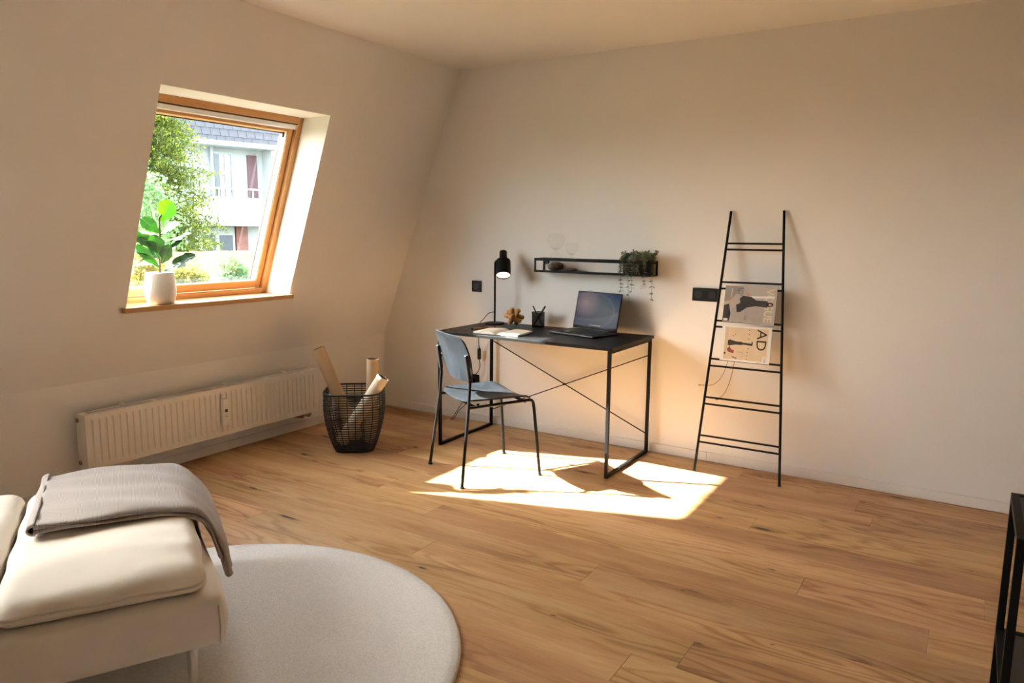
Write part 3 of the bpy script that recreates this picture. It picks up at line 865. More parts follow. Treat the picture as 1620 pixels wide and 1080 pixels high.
# top grille with slots: a white top plate of bars over a dark gap
tg = MB()
tg.box((0.036, RY0+0.003, RZ1-0.004), (0.052, RY1-0.003, RZ1-0.001)); tg.box((0.092, RY0+0.003, RZ1-0.004), (0.1, RY1-0.003, RZ1-0.001))
for i in range(5):
    c = RY0+0.02+(RY1-RY0-0.04)*i/4
    tg.box((0.052, c-0.017, RZ1-0.004), (0.092, c+0.017, RZ1-0.001))
for i in range(120):
    c = RY0+0.02+(RY1-RY0-0.04)*(i+.5)/120
    tg.box((0.052, c-0.002, RZ1-0.006), (0.092, c+0.002, RZ1-0.003))
rpart(tg, 'top_grille')
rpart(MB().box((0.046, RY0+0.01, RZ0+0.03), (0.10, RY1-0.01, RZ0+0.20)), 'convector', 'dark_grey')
for y_ in (RY0+0.26, RY0+0.92, RY1-0.22):
    rpart(MB().box((0.0, y_-0.015, RZ1-0.05), (0.035, y_+0.015, RZ1+0.003)), 'bracket', bevel=0.002)
# connections below the right end
cn = MB(); cn.tube([(0.085, RY1-0.12, RZ0+0.01), (0.085, RY1-0.12, 0.115), (0.085, RY1-0.12, 0.11), (0.0, RY1-0.12, 0.105)], 0.010, 10)
cn.tube([(0.085, RY1-0.06, RZ0+0.01), (0.085, RY1-0.06, 0.115), (0.085, RY1-0.06, 0.11), (0.0, RY1-0.06, 0.105)], 0.010, 10)
cn.box((0.075, RY1-0.125, 0.117), (0.097, RY1-0.055, 0.130))
rpart(cn, 'valve_block', 'brass_knob', smooth=True, angle=40)
hm = rpart(MB().rbox((0.1205, -1.632, 0.205), (0.150, -1.586, 0.372), 0.006, 6), 'heat_meter', 'white_plastic', smooth=True)
rpart(MB().box((0.1502, -1.619, 0.292), (0.1512, -1.601, 0.310)), 'display', 'dark_grey', hm)
rpart(MB().box((0.1502, -1.618, 0.272), (0.1508, -1.602, 0.275)), 'button_line', 'cardboard', hm)
rpart(MB().box((0.1502, -1.618, 0.262), (0.1508, -1.602, 0.266)), 'button_line', 'cardboard', hm)
rpart(MB().rbox((0.1205, -1.628, 0.374), (0.140, -1.600, 0.398), 0.005, 4), 'clip', 'white_plastic', hm, smooth=True)

# ------------------------------------------------------------------ desk
DX0, DX1, DYF, DYR, DZ = 1.040, 2.290, -0.664, -0.030, 0.765
desk = empty('desk', ((DX0+DX1)/2, (DYF+DYR)/2, 0)); tag(desk, 'black desk with thin steel frame and crossed braces', 'desk')
do = -Vector(desk.location)
def dpart(mb, name, mat='black_metal', parent=None, **kw):
    mb.v = [tuple(Vector(p)+do) for p in mb.v]
    return mb.build(name, mat, parent or desk, **kw)
dpart(MB().box((DX0, DYF, DZ-0.018), (DX1, DYR, DZ)), 'tabletop', 'desk_black', bevel=0.0015)
LW = 0.0185
for x in (DX0+0.022, DX1-0.022):
    for y_ in (DYF+0.013, DYR-0.013):
        dpart(MB().bar((x, y_, 0), (x, y_, DZ-0.018), LW, LW, (0, 1, 0)), 'leg', bevel=0.001)
    dpart(MB().bar((x, DYF+0.0221, LW/2), (x, DYR-0.0221, LW/2), LW, LW), 'floor_rail', bevel=0.001)
    dpart(MB().bar((x, DYF+0.0221, DZ-0.018-LW/2), (x, DYR-0.0221, DZ-0.018-LW/2), LW, LW), 'top_rail', bevel=0.001)
dpart(MB().bar((DX0+0.0311, DYR-0.013, DZ-0.030), (DX1-0.0311, DYR-0.013, DZ-0.030), LW, LW), 'back_rail', bevel=0.001)
dpart(MB().bar((DX0+0.03, DYR-0.020, 0.632), (DX1-0.03, DYR-0.020, 0.130), 0.004, 0.0065), 'cross_brace')
dpart(MB().bar((DX0+0.03, DYR-0.010, 0.120), (DX1-0.03, DYR-0.010, 0.636), 0.004, 0.0065), 'cross_brace')
dpart(MB().tube([(1.660, DYR-0.0221, 0.378), (1.660, DYR-0.004, 0.378)], 0.007, 10), 'brace_bolt')

# ------------------------------------------------------------------ chair
ch = empty('chair', (1.595, -0.913, 0), math.radians(59.5)-PI/2)
tag(ch, 'black-stained plywood chair on steel tube legs before the desk', 'chair')
TR = 0.0090
for s in (-1, 1):
    P = [(s*0.243, -0.251, 0), (s*0.212, -0.198, 0.441), (s*0.208, -0.188, 0.575), (s*0.207, -0.191, 0.60), (s*0.206, -0.21, 0.734)]
    MB().tube(P[:3]+[P[3]]+[P[4]], TR, 12).build('rear_leg', 'black_metal', ch, smooth=True, angle=50)
    MB().tube([(s*0.243, -0.251, 0), (s*0.2423, -0.2498, 0.01)], 0.0125, 12).build('glide', 'rubber', ch, smooth=True, angle=50)
    fp = [(s*0.233, 0.248, 0), (s*0.214, 0.214, 0.40), (s*0.2125, 0.209, 0.432)] + [Vector((s*0.212, 0.187, 0.432)) + Vector((0, 0.021*math.cos(a), 0.020*math.sin(a))) for a in (0.5, 1.0, 1.5)] + [(s*0.211, 0.15, 0.451), (s*0.209, -0.193, 0.441)]
    MB().tube(fp, TR, 12).build('front_leg', 'black_metal', ch, smooth=True, angle=50)
    MB().tube([(s*0.233, 0.248, 0), (s*0.2326, 0.2472, 0.01)], 0.0125, 12).build('glide', 'rubber', ch, smooth=True, angle=50)
MB().tube([(-0.205, -0.15, 0.440), (0.205, -0.15, 0.440)], 0.008, 10).build('seat_rail', 'black_metal', ch, smooth=True, angle=50)
MB().tube([(-0.205, 0.16, 0.444), (0.205, 0.16, 0.444)], 0.008, 10).build('seat_rail', 'black_metal', ch, smooth=True, angle=50)

def sheet(fn, nu, nv, thick):
    """solid sheet from a surface function fn(u, v) -> (point, normal)"""
    mb = MB(); top = []; bot = []
    for j in range(nv+1):
        for i in range(nu+1):
            p, n_ = fn(-1+2*i/nu, -1+2*j/nv); p = Vector(p); n_ = Vector(n_).normalized()
            top.append(p+n_*thick/2); bot.append(p-n_*thick/2)
    m_ = len(top); w = nu+1
    fs = []
    for j in range(nv):
        for i in range(nu):
            a = j*w+i
            fs.append((a, a+1, a+1+w, a+w)); fs.append((m_+a, m_+a+w, m_+a+1+w, m_+a+1))
    for i in range(nu):
        fs.append((i, m_+i, m_+i+1, i+1)); k_ = nv*w+i; fs.append((k_, k_+1, m_+k_+1, m_+k_))
    for j in range(nv):
        a = j*w; fs.append((a, a+w, m_+a+w, m_+a)); a = j*w+nu; fs.append((a, m_+a, m_+a+w, a+w))
    return mb.add(top+bot, fs)
def sq2(u, v, k_=0.35):
    """square grid to a square with rounded corners"""
    x, y_ = u, v
    r_ = k_
    ax, ay = abs(u), abs(v)
    if ax > 1-r_ and ay > 1-r_:
        cx_, cy_ = ax-(1-r_), ay-(1-r_); m_ = max(cx_, cy_); l_ = math.hypot(cx_, cy_)
        if l_ > 1e-9:
            x = math.copysign(1-r_+cx_*m_/l_, u); y_ = math.copysign(1-r_+cy_*m_/l_, v)
    return x, y_
def backf(u, v):
    x, y_ = sq2(u, v, 0.30)
    hw = 0.212-0.012*y_*y_ - (0.048 if y_ < 0 else 0)*(-y_)**2
    z = 0.705+0.133*y_
    bow = -0.020*(x*x)                   # the edges wrap forwards around the sitter
    yy = -0.176-0.045*(z-0.60)/0.2-0.02*max(0, y_)**2 - 0.006 - bow
    return (x*hw, yy, z), (-0.28*x, 1, 0.25)
sheet(backf, 22, 18, 0.010).build('backrest', 'chair_black', ch, smooth=True, angle=40)
def seatf(u, v):
    x, y_ = sq2(u, v, 0.32)
    hw = 0.213+0.008*y_
    yy = 0.010+0.205*y_
    z = 0.462+0.006*x*x*2-0.010*(1-x*x)*(1-(y_*0.6)**2) - 0.022*max(0, y_-0.72)/0.28 + 0.006
    return (x*hw, yy, z), (-0.05*x, 0, 1)
sheet(seatf, 22, 22, 0.010).build('seat', 'chair_black', ch, smooth=True, angle=40)
for s in (-1, 1):
    for y_ in (-0.13, 0.13):
        MB().tube([(s*0.19, y_, 0.440), (s*0.19, y_, 0.456)], 0.009, 8).build('seat_screw', 'black_plastic', ch)
    MB().bar((s*0.2075, -0.190, 0.598), (s*0.206, -0.2105, 0.738), 0.026, 0.020, (0, 1, 0)).build('sleeve', 'black_plastic', ch, bevel=0.005, seg=3)
    MB().tube([(s*0.206, -0.206, 0.69), (s*0.196, -0.178, 0.69)], 0.006, 8).build('back_screw', 'chrome', ch)

# ------------------------------------------------------------------ laptop
lap = empty('laptop', (1.888, -0.240, DZ), -0.228)
tag(lap, 'open dark laptop with a glowing swirl wallpaper on the desk', 'laptop')
MB().rbox((-0.182, -0.1245, 0.0015), (0.182, 0.1245, 0.016), 0.005, 8).build('base', 'dark_grey', lap, smooth=True, angle=60)
kb = MB().box((-0.160, -0.02, 0.0162), (0.160, 0.092, 0.0166)).build('keyboard_deck', 'black_plastic', lap)
kk = MB()
for j in range(5):
    for i in range(14):
        kk.box((-0.154+i*0.0221, -0.014+j*0.0205, 0.0167), (-0.154+i*0.0221+0.019, -0.014+j*0.0205+0.0175, 0.0178))
kk.build('keys', 'dark_grey', kb)
MB().box((-0.055, -0.105, 0.0161), (0.055, -0.032, 0.0164)).build('touchpad', 'black_plastic', lap)
TILT = 0.22
lid = MB().rbox((-0.182, -0.003, 0.0), (0.182, 0.003, 0.246), 0.0028, 8).build('lid', 'dark_grey', lap, smooth=True, angle=60, loc=(0, 0.119, 0.017), rot=(-TILT, 0, 0))
m, t, b, o = new_mat('wallpaper')
tc = N(t, 'ShaderNodeTexCoord'); sp = N(t, 'ShaderNodeSeparateXYZ'); t.links.new(tc.outputs['UV'], sp.inputs[0])
def radial(cx_, cy_, sx_, sy_, stops):
    mp = N(t, 'ShaderNodeMapping'); mp.inputs['Location'].default_value = (-cx_*sx_, -cy_*sy_, 0); mp.inputs['Scale'].default_value = (sx_, sy_, 1)
    t.links.new(tc.outputs['UV'], mp.inputs[0])
    ln = N(t, 'ShaderNodeVectorMath', operation='LENGTH'); t.links.new(mp.outputs[0], ln.inputs[0])
    r_ = ramp(t, stops); t.links.new(ln.outputs['Value'], r_.inputs[0]); return r_
base = radial(0.70, 0.5, 1.0, 1.0, [(0.0, (0.34, 0.37, 0.40)), (0.35, (0.24, 0.27, 0.34)), (0.8, (0.07, 0.06, 0.22))])
glow = radial(0.20, 0.68, 1.7, 1.3, [(0.0, (1.0, 0.60, 0.36)), (0.16, (0.60, 0.36, 0.30)), (0.62, (0.0, 0.0, 0.0))])
arc1 = radial(0.35, 0.45, 1.0, 1.0, [(0.0, (0, 0, 0)), (0.50, (0, 0, 0)), (0.55, (0.16, 0.17, 0.19)), (0.57, (0.0, 0.0, 0.0))])
corner = radial(1.0, 1.0, 1.5, 1.5, [(0.0, (0.30, 0.26, 0.10)), (0.5, (0.20, 0.16, 0.06)), (0.8, (0, 0, 0))])
band = radial(0.2, 1.0, 0.75, 1.0, [(0.0, (0, 0, 0)), (0.78, (0, 0, 0)), (0.80, (0.16, 0.15, 0.14)), (1.0, (0.10, 0.10, 0.10))])
cur = base.outputs[0]
for x in (glow, arc1, band):
    mx = N(t, 'ShaderNodeMixRGB', blend_type='ADD'); mx.inputs[0].default_value = 1.0
    t.links.new(cur, mx.inputs[1]); t.links.new(x.outputs[0], mx.inputs[2]); cur = mx.outputs[0]
mx = N(t, 'ShaderNodeMixRGB', blend_type='SUBTRACT'); mx.inputs[0].default_value = 0.8
t.links.new(cur, mx.inputs[1]); t.links.new(corner.outputs[0], mx.inputs[2]); cur = mx.outputs[0]
b.inputs['Base Color'].default_value = (0.01, 0.01, 0.012, 1); b.inputs['Roughness'].default_value = 0.5; b.inputs['Specular IOR Level'].default_value = 0.12
t.links.new(cur, b.inputs['Emission Color']); b.inputs['Emission Strength'].default_value = 0.045
def quad_uv(name, mat, pts, parent, loc=None, rot=None, uvs=((0, 0), (1, 0), (1, 1), (0, 1))):
    me = bpy.data.meshes.new(name); me.from_pydata(pts, [], [(0, 1, 2, 3)])
    uv = me.uv_layers.new(name='UVMap')
    for i, q in enumerate(uvs): uv.data[i].uv = q
    return link(name, me, mat, parent, loc=loc, rot=rot)
quad_uv('screen', 'wallpaper', [(-0.174, -0.0034, 0.022), (0.174, -0.0034, 0.022), (0.174, -0.0034, 0.240), (-0.174, -0.0034, 0.240)], lid)
tb = MB()
for i in range(9):
    tb.box((-0.045+i*0.0105, -0.0038, 0.0245), (-0.045+i*0.0105+0.006, -0.0036, 0.0300))
tb.build('taskbar_icons', 'paper_white', lid)
MB().tube([(-0.12, 0.1215, 0.0165), (0.12, 0.1215, 0.0165)], 0.0055, 10).build('hinge', 'black_plastic', lap)

# ------------------------------------------------------------------ desk lamp
LX, LY = 1.151, -0.139
lamp = empty('desk_lamp', (LX, LY, DZ)); tag(lamp, 'black desk lamp with a lit cylindrical head', 'lamp')
MB().lathe([(0.0, 0.0), (0.068, 0.0), (0.070, 0.004), (0.068, 0.010), (0.02, 0.013), (0.0, 0.013)], seg=32).build('foot', 'black_metal', lamp, smooth=True, angle=40)
hd = Vector((0.56, -0.83, 0)).normalized()
HA = math.radians(33)
axd = (hd*math.sin(HA) + Vector((0, 0, -math.cos(HA)))).normalized()      # way the head shines
hc = Vector((1.226-LX, -0.150-LY, 1.182-DZ))                               # middle of the head
jn = hc - axd*0.022
MB().tube([(0, 0, 0.01), (0, 0, 0.405)] + [Vector((0.02, 0, 0.42)) + Vector((-0.02*math.cos(a), 0, 0.022*math.sin(a))) for a in (0.3, 0.7, 1.1, 1.5)] + [(jn.x-0.03, jn.y*0.6, jn.z+0.006), tuple(jn)], 0.0064, 12).build('stem', 'black_metal', lamp, smooth=True, angle=60)
Mh = axd.to_track_quat('Z', 'Y').to_matrix()
shp = [(0.0, -0.102), (0.024, -0.102), (0.0265, -0.099), (0.0265, -0.042), (0.030, -0.038), (0.048, -0.030), (0.0505, -0.022), (0.0505, 0.088), (0.0480, 0.088), (0.0475, -0.015), (0.024, -0.030), (0.0, -0.030)]
MB().lathe(shp, hc, 32, M=Mh).build('shade', 'black_metal', lamp, smooth=True, angle=40)
m, t, b, o = new_mat('reflector')
b.inputs['Base Color'].default_value = (0.9, 0.88, 0.85, 1); b.inputs['Roughness'].default_value = 0.5
MB().lathe([(0.0472, 0.080), (0.0470, -0.012), (0.022, -0.026)], hc, 32, M=Mh, cap=False).build('reflector', 'reflector', lamp, smooth=True, angle=60)
m, t, b, o = new_mat('bulb_glow')
b.inputs['Base Color'].default_value = (1, 0.95, 0.85, 1)
b.inputs['Emission Color'].default_value = (1.0, 0.78, 0.55, 1); b.inputs['Emission Strength'].default_value = 2.2
MB().lathe([(0.0, -0.026), (0.015, -0.024), (0.017, 0.0), (0.030, 0.025), (0.033, 0.040), (0.028, 0.058), (0.015, 0.068), (0.0, 0.071)], hc, 20, M=Mh).build('bulb', 'bulb_glow', lamp, smooth=True)
# cord: off the desk edge, inline switch, plug
cp_ = bez([(-0.006, 0.0, 0.085), (-0.05, -0.004, 0.070), (-0.095, -0.008, 0.022), (-0.118, -0.006, 0.004), (-0.150, 0.02, -0.04), (-0.185, 0.07, -0.15), (-0.198, 0.098, -0.208)], 6)
cd = MB().tube(cp_, 0.0028, 8).build('cord', 'black_plastic', lamp, smooth=True)
MB().rbox((-0.212, 0.090, -0.288), (-0.188, 0.110, -0.208), 0.005, 5).build('cord_switch', 'black_plastic', lamp, smooth=True)
cp_ = bez([(-0.198, 0.100, -0.288), (-0.196, 0.102, -0.34), (-0.215, 0.104, -0.385), (-0.262, 0.106, -0.425)], 6)
MB().tube(cp_, 0.0028, 8).build('cord', 'black_plastic', lamp, smooth=True)
MB().rbox((-0.288, 0.085, -0.478), (-0.248, 0.1235, -0.428), 0.006, 5).build('plug', 'black_plastic', lamp, smooth=True)
cp_ = bez([(-0.275, 0.100, -0.478), (-0.33, 0.09, -0.60), (-0.41, 0.07, -0.735), (-0.428, 0.05, -0.761), (-0.405, 0.06, -0.755), (-0.37, 0.085, -0.69), (-0.325, 0.098, -0.645), (-0.300, 0.10, -0.58), (-0.282, 0.104, -0.475)], 6)
MB().tube(cp_, 0.0024, 8).build('spare_cord', 'black_plastic', lamp, smooth=True)

# sockets
def socket(name, label, x0, z0, n_, w=0.0815, d=0.010):
    root = empty(name, (x0, 0, z0)); tag(root, label, 'socket')
    mb = MB().rbox((0, -d, 0), (w*n_, -0.0002, 0.081), 0.003, 6); mb.build('cover_plate', 'black_plastic', root, smooth=True, angle=40)
    for i in range(n_):
        c = (w*(i+.5), 0.0405)
        # recessed round insert: ring, bottom and two pin holes
        prof = [(0.0235, -d-0.0022), (0.0215, -d-0.0026), (0.0195, -d-0.0022), (0.0190, -d-0.0006), (0.0, -d-0.0006)]
        mb = MB().lathe([(r_, -y_) for r_, y_ in prof], (0, 0, 0), 28)
        mb.v = [(c[0]+x, -z_, c[1]+y_) for x, y_, z_ in mb.v]
        ins = mb.build('insert', 'dark_grey', root, smooth=True, angle=40)
        for s in (-1, 1):
            MB().tube([(c[0]+s*0.0095, -d-0.0012, c[1]), (c[0]+s*0.0095, -d-0.0002, c[1])], 0.0028, 10).build('pin_hole', 'brass_knob', ins)
    return root
socket('wall_socket', 'single black wall socket left of the desk lamp', 0.862, 0.968, 1)
socket('wall_socket', 'double black wall socket beside the ladder rack', 2.516, 0.998, 2)
socket('wall_socket', 'black wall socket low behind the chair holding the lamp plug', 0.846, 0.272, 1)
# bare cable ends on the wall behind the ladder
cb = empty('wall_cable', (2.75, 0, 0.60)); tag(cb, 'two loose beige cable ends hanging from the wall behind the rack', 'cable')
for P in ([(2.770, -0.001, 0.70), (2.757, -0.014, 0.647), (2.732, -0.022, 0.560), (2.70, -0.026, 0.512), (2.664, -0.026, 0.490), (2.600, -0.022, 0.482)],
          [(2.785, -0.001, 0.70), (2.795, -0.014, 0.647), (2.780, -0.022, 0.540), (2.752, -0.026, 0.455), (2.712, -0.026, 0.405)]):
    P = [(a-2.75, b_, c-0.60) for a, b_, c in P]
    w_ = MB().tube(bez(P, 6), 0.0022, 8).build('wire', 'cardboard', cb, smooth=True)
    MB().tube([P[-1], (P[-1][0]-0.014, P[-1][1], P[-1][2]-0.002)], 0.0036, 8).build('wire_end', 'wire_copper', cb)

# ------------------------------------------------------------------ things on the desk
# open notebook
bk = empty('open_book', (1.462, -0.512, DZ), math.radians(4)); tag(bk, 'open blank notebook lying on the desk', 'book')
bw, bh = 0.158, 0.205
MB().box((-bw-0.003, -bh/2-0.003, 0.0), (bw+0.003, bh/2+0.003, 0.003)).build('cover', 'ink_black', bk, bevel=0.001)
for s in (-1, 1):
    prof = []
    for i in range(13):
        u = i/12
        prof.append((s*bw*u, 0.0035+0.0165*math.sin(min(1, u*3.2)*PI/2)*(1-0.38*u*u)-0.0*u))
    pts = [(x, z) for x, z in prof] + [(s*bw, 0.0032), (0, 0.0032)]
    mb = MB().prism(pts, 1, -bh/2, bh/2)
    mb.build('page_block', 'paper', bk)
pg = MB(); 
for i in range(7):
    z = 0.0055+i*0.0014
    pg.box((bw-0.001-0.0003*i, -bh/2-0.0003, z), (bw+0.0005-0.0003*i, bh/2+0.0003, z+0.0003))
pg.build('page_edges', 'cardboard_pale', bk)
# brown pen case lying on the left page edge
pc = empty('pen_case', (1.268, -0.405, DZ), math.radians(62)); tag(pc, 'narrow brown leather pen case beside the notebook', 'pen case')
MB().rbox((-0.105, -0.013, 0.0), (0.105, 0.013, 0.016), 0.006, 8).build('body', 'leather_brown', pc, smooth=True)
MB().rbox((-0.118, -0.008, 0.002), (-0.106, 0.008, 0.014), 0.004, 4).build('tip', 'black_plastic', pc, smooth=True)
MB().box((0.045, -0.0138, 0.0), (0.058, 0.0138, 0.0168)).build('strap', 'ink_black', pc, bevel=0.001)

# wooden knot
kn = empty('wooden_knot', (1.352, -0.205, DZ)); tag(kn, 'small carved wooden knot ornament on the desk', 'ornament')
ra, off_, hl = 0.0152, 0.0185, 0.064
KM = Euler((0.45, 0.30, 0.15)).to_matrix()
rods = []
for ax in range(3):
    for s in (-1, 1):
        d = [0, 0, 0]; d[ax] = 1; o_ = [0, 0, 0]; o_[(ax+1) % 3] = s*off_
        rods.append((KM @ Vector(o_), KM @ Vector(d), (KM @ Vector((d[1], d[2], d[0]))) * s))
low = min((o_+d*(hl*s)).z for o_, d, n_ in rods for s in (-1, 1))-ra*0.72
for o_, d, n_ in rods:
    P = [o_+d*(hl*f)+n_*(0.006*(abs(f)**2))+Vector((0, 0, -low)) for f in (-1.0, -0.97, -0.88, -0.5, 0, 0.5, 0.88, 0.97, 1.0)]
    MB().tube(P, [ra*.45, ra*.8, ra, ra, ra*.92, ra, ra, ra*.8, ra*.45], 16).build('rod', 'knot_wood', kn, smooth=True)
# pencil cup
cu = empty('pencil_cup', (1.480, -0.100, DZ)); tag(cu, 'black wire mesh pencil cup on the desk', 'pencil cup')
MB().lathe([(0.041, 0.002), (0.043, 0.100)], seg=32, cap=False).build('mesh_wall', 'mesh_weave', cu, smooth=True)
MB().tube([(0.0435*math.cos(a), 0.0435*math.sin(a), 0.100) for a in [2*PI*i/32 for i in range(32)]], 0.0024, 8, closed=True).build('rim', 'black_metal', cu, smooth=True)
MB().lathe([(0, 0), (0.043, 0), (0.043, 0.004), (0, 0.004)], seg=32).build('bottom', 'black_metal', cu)
wr = MB()
for i in range(24):
    a = 2*PI*i/24
    wr.tube([(0.0425*math.cos(a), 0.0425*math.sin(a), 0.002), (0.0435*math.cos(a), 0.0435*math.sin(a), 0.10)], 0.0006, 5)
wr.build('wires', 'black_metal', cu)
for i, (A_, B_, r_, lab) in enumerate((((0.030, 0.010, 0.006), (-0.048, 0.009, 0.140), 0.0042, 'thin black pen leaning left in the pencil cup'), ((-0.032, -0.010, 0.006), (0.060, -0.008, 0.146), 0.0058, 'thick black marker leaning right in the pencil cup'))):
    pn = empty('pen', cu.location); tag(pn, lab, 'pen', 'pens in the pencil cup')
    A_, B_ = Vector(A_), Vector(B_)
    MB().tube([A_, A_.lerp(B_, .07), A_.lerp(B_, .74)], [r_*.3, r_, r_], 10).build('barrel', 'black_plastic', pn, smooth=True, angle=40)
    MB().tube([A_.lerp(B_, .74), A_.lerp(B_, .97), B_], [r_*1.15, r_*1.15, r_*.8], 10).build('cap', 'ink_black', pn, smooth=True, angle=40)

# ------------------------------------------------------------------ wall shelf
HX0, HX1, HD, HZ0, HZ1 = 1.460, 2.285, 0.130, 1.139, 1.224
shf = empty('wall_shelf', ((HX0+HX1)/2, 0, HZ0)); tag(shf, 'long black metal wall shelf with a guard rail above the laptop', 'shelf')
so_ = -Vector(shf.location)
def spart(mb, name, mat='black_metal', parent=None, **kw):
    mb.v = [tuple(Vector(p)+so_) for p in mb.v]
    return mb.build(name, mat, parent or shf, **kw)
spart(MB().box((HX0, -HD, HZ0), (HX1, -0.001, HZ0+0.008)), 'shelf_board', bevel=0.001)
spart(MB().box((HX0, -HD, HZ0+0.008), (HX1, -HD+0.006, HZ0+0.015)), 'front_lip')
for a, b_ in (((HX0, -HD+.005, HZ1), (HX1, -HD+.005, HZ1)), ((HX0+.005, -HD, HZ1), (HX0+.005, -0.001, HZ1)), ((HX1-.005, -HD, HZ1), (HX1-.005, -0.001, HZ1)), ((HX0, -0.006, HZ1), (HX1, -0.006, HZ1))):
    spart(MB().bar(a, b_, 0.010, 0.017), 'guard_rail', bevel=0.001)
for x in (HX0+.005, HX1-.005):
    for y_ in (-HD+.005, -0.006):
        spart(MB().bar((x, y_, HZ0+.008), (x, y_, HZ1), 0.010, 0.010, (0, 1, 0)), 'upright', bevel=0.001)
spart(MB().box((HX0+0.005, -0.012, HZ1-0.035), (HX0+0.045, -0.001, HZ1-0.006)), 'wall_plate')
ZS = HZ0+0.008

def hourglass(label, x, y_, h, r_, sand_low):
    e = empty('hourglass', (x, y_, ZS)); tag(e, label, 'hourglass', 'hourglasses on the wall shelf')
    prof = []
    for i in range(33):
        u = i/32
        d = abs(u-.55)/(.45 if u > .55 else .55)
        rr = 0.0035 + (r_-0.0035)*math.sin(min(1, d**1.05)*PI*0.62)/math.sin(PI*0.62 if d > .8 else PI/2)
        rr = 0.0035+(r_-0.0035)*(math.sin(PI*min(d, 1)**0.85*0.72))
        prof.append((max(rr, 0.0035), u*h))
    prof = [(0.0, 0.0)] + prof + [(0.0, h)]
    MB().lathe(prof, seg=32).build('glass', 'hourglass_glass', e, smooth=True)
    hs_ = h*sand_low; rs_ = r_*0.93
    MB().lathe([(0, 0.003)]+[(rs_*math.sin(PI*i/14)**.8, 0.003+hs_*(0.5-0.5*math.cos(PI*i/14))) for i in range(1, 14)]+[(0, 0.003+hs_)], seg=28).build('sand', 'sand_dark', e, smooth=True)
    MB().lathe([(0, h*.555)]+[(0.003+r_*.42*u, h*(.556+.075*u)) for u in (0, .35, .7, 1.0)]+[(0, h*.60)], seg=20).build('sand_funnel', 'hourglass_glass', e, smooth=True)
    return e
hourglass('larger clear hourglass on the left of the shelf', 1.592, -0.070, 0.245, 0.060, 0.25)
hourglass('smaller clear hourglass beside the larger one', 1.712, -0.070, 0.190, 0.043, 0.12)

# trailing plant in a black pot at the end of the shelf
pt = empty('trailing_plant', (2.180, -0.066, ZS)); tag(pt, 'grey-green trailing plant in a dark pot at the shelf end', 'plant')
MB().rbox((-0.088, -0.045, 0.0), (0.088, 0.045, 0.085), 0.012, 6).build('pot', 'black_plastic', pt, smooth=True)
MB().box((-0.08, -0.038, 0.078), (0.08, 0.038, 0.0865)).build('soil', 'soil', pt)
def oval_leaf(mb, p, d, n_, L, w):
    x = d.cross(n_).normalized()
    a = [p, p+d*L*.3+x*w*.42, p+d*L*.65+x*w*.5, p+d*L, p+d*L*.65-x*w*.5, p+d*L*.3-x*w*.42]
    mid = p+d*L*.5-n_*L*.08
    m_ = mb
    m_.add(a+[mid], [(0, 1, 6), (1, 2, 6), (2, 3, 6), (3, 4, 6), (4, 5, 6), (5, 0, 6)])
rg_ = random.Random(21)
def rosette(mb, P, n_per, L):
    for i in range(1, len(P)):
        d0 = (P[i]-P[i-1]).normalized()
        for k_ in range(n_per):
            a = rg_.random()*2*PI
            s1 = d0.cross(Vector((0.3, 0.2, 1))).normalized(); s2 = d0.cross(s1)
            o_ = (s1*math.cos(a)+s2*math.sin(a))
            d = (o_*0.9+d0*0.45).normalized()
            n_ = (d0-d*d0.dot(d)).normalized()
            l_ = L*rg_.uniform(.7, 1.25)
            oval_leaf(mb, P[i]+o_*0.002, d, n_, l_, l_*.62)
crown = MB(); stems = MB()
for i in range(46):
    x0_, y0_ = rg_.uniform(-.075, .075), rg_.uniform(-.035, .03)
    a = math.atan2(y0_*2-.02, x0_)+rg_.gauss(0, .5); l_ = rg_.uniform(.035, .075)
    tip = Vector((x0_+math.cos(a)*l_*.75, max(-.085, min(.035, y0_+math.sin(a)*l_*.6)), .085+l_*rg_.uniform(.45, .85)))
    P = bez([(x0_, y0_, .085), (x0_+(tip.x-x0_)*.3, y0_+(tip.y-y0_)*.3, .085+(tip.z-.085)*.7), tuple(tip)], 3)
    stems.tube(P, 0.0012, 4); rosette(crown, P[2:], 3, 0.017)
for i in range(26):
    side = rg_.choice((0, 0, 0, 1, 2))
    if side == 0: x0_, y0_, dx_, dy_ = rg_.uniform(-.085, .085), -.04, rg_.gauss(0, .15), -1
    elif side == 1: x0_, y0_, dx_, dy_ = .08, rg_.uniform(-.03, .02), 1, -.3
    else: x0_, y0_, dx_, dy_ = -.08, rg_.uniform(-.03, .02), -1, -.3
    o_ = rg_.uniform(.014, .028); dn = rg_.uniform(.03, .085)
    P = bez([(x0_, y0_, .083), (x0_+dx_*o_*.6, y0_+dy_*o_*.6, .105), (x0_+dx_*o_, y0_+dy_*o_, .083), (x0_+dx_*o_*1.05, y0_+dy_*o_*1.05, .083-dn)], 4)
    stems.tube(P, 0.0012, 4); rosette(crown, P[2:], 2, 0.015)
cr = crown.build('foliage', 'trailing_leaf', pt, fix=False); cr['kind'] = 'stuff'
stems.build('stems', 'stem_brown', pt)
for x0_, z1_, sd in ((-.092, -.10, -.045), (-.030, -.165, -.075), (-.003, -.10, -.075), (.072, -.075, -.075), (.112, -.145, -.035)):
    P = [Vector(q) for q in bez([(x0_*.8, -.035, .085), (x0_*.95, sd*.9, .10), (x0_, sd-.006, .05), (x0_+rg_.uniform(-.006, .006), sd-.008, -.03), (x0_+rg_.uniform(-.01, .014), sd-.004, z1_)], 6)]
    vine = MB().tube(P, 0.0011, 5).build('vine', 'stem_brown', pt)
    lf = MB(); rosette(lf, P[4::2], 3, 0.021)
    lf.build('leaves', 'trailing_leaf', vine, fix=False)

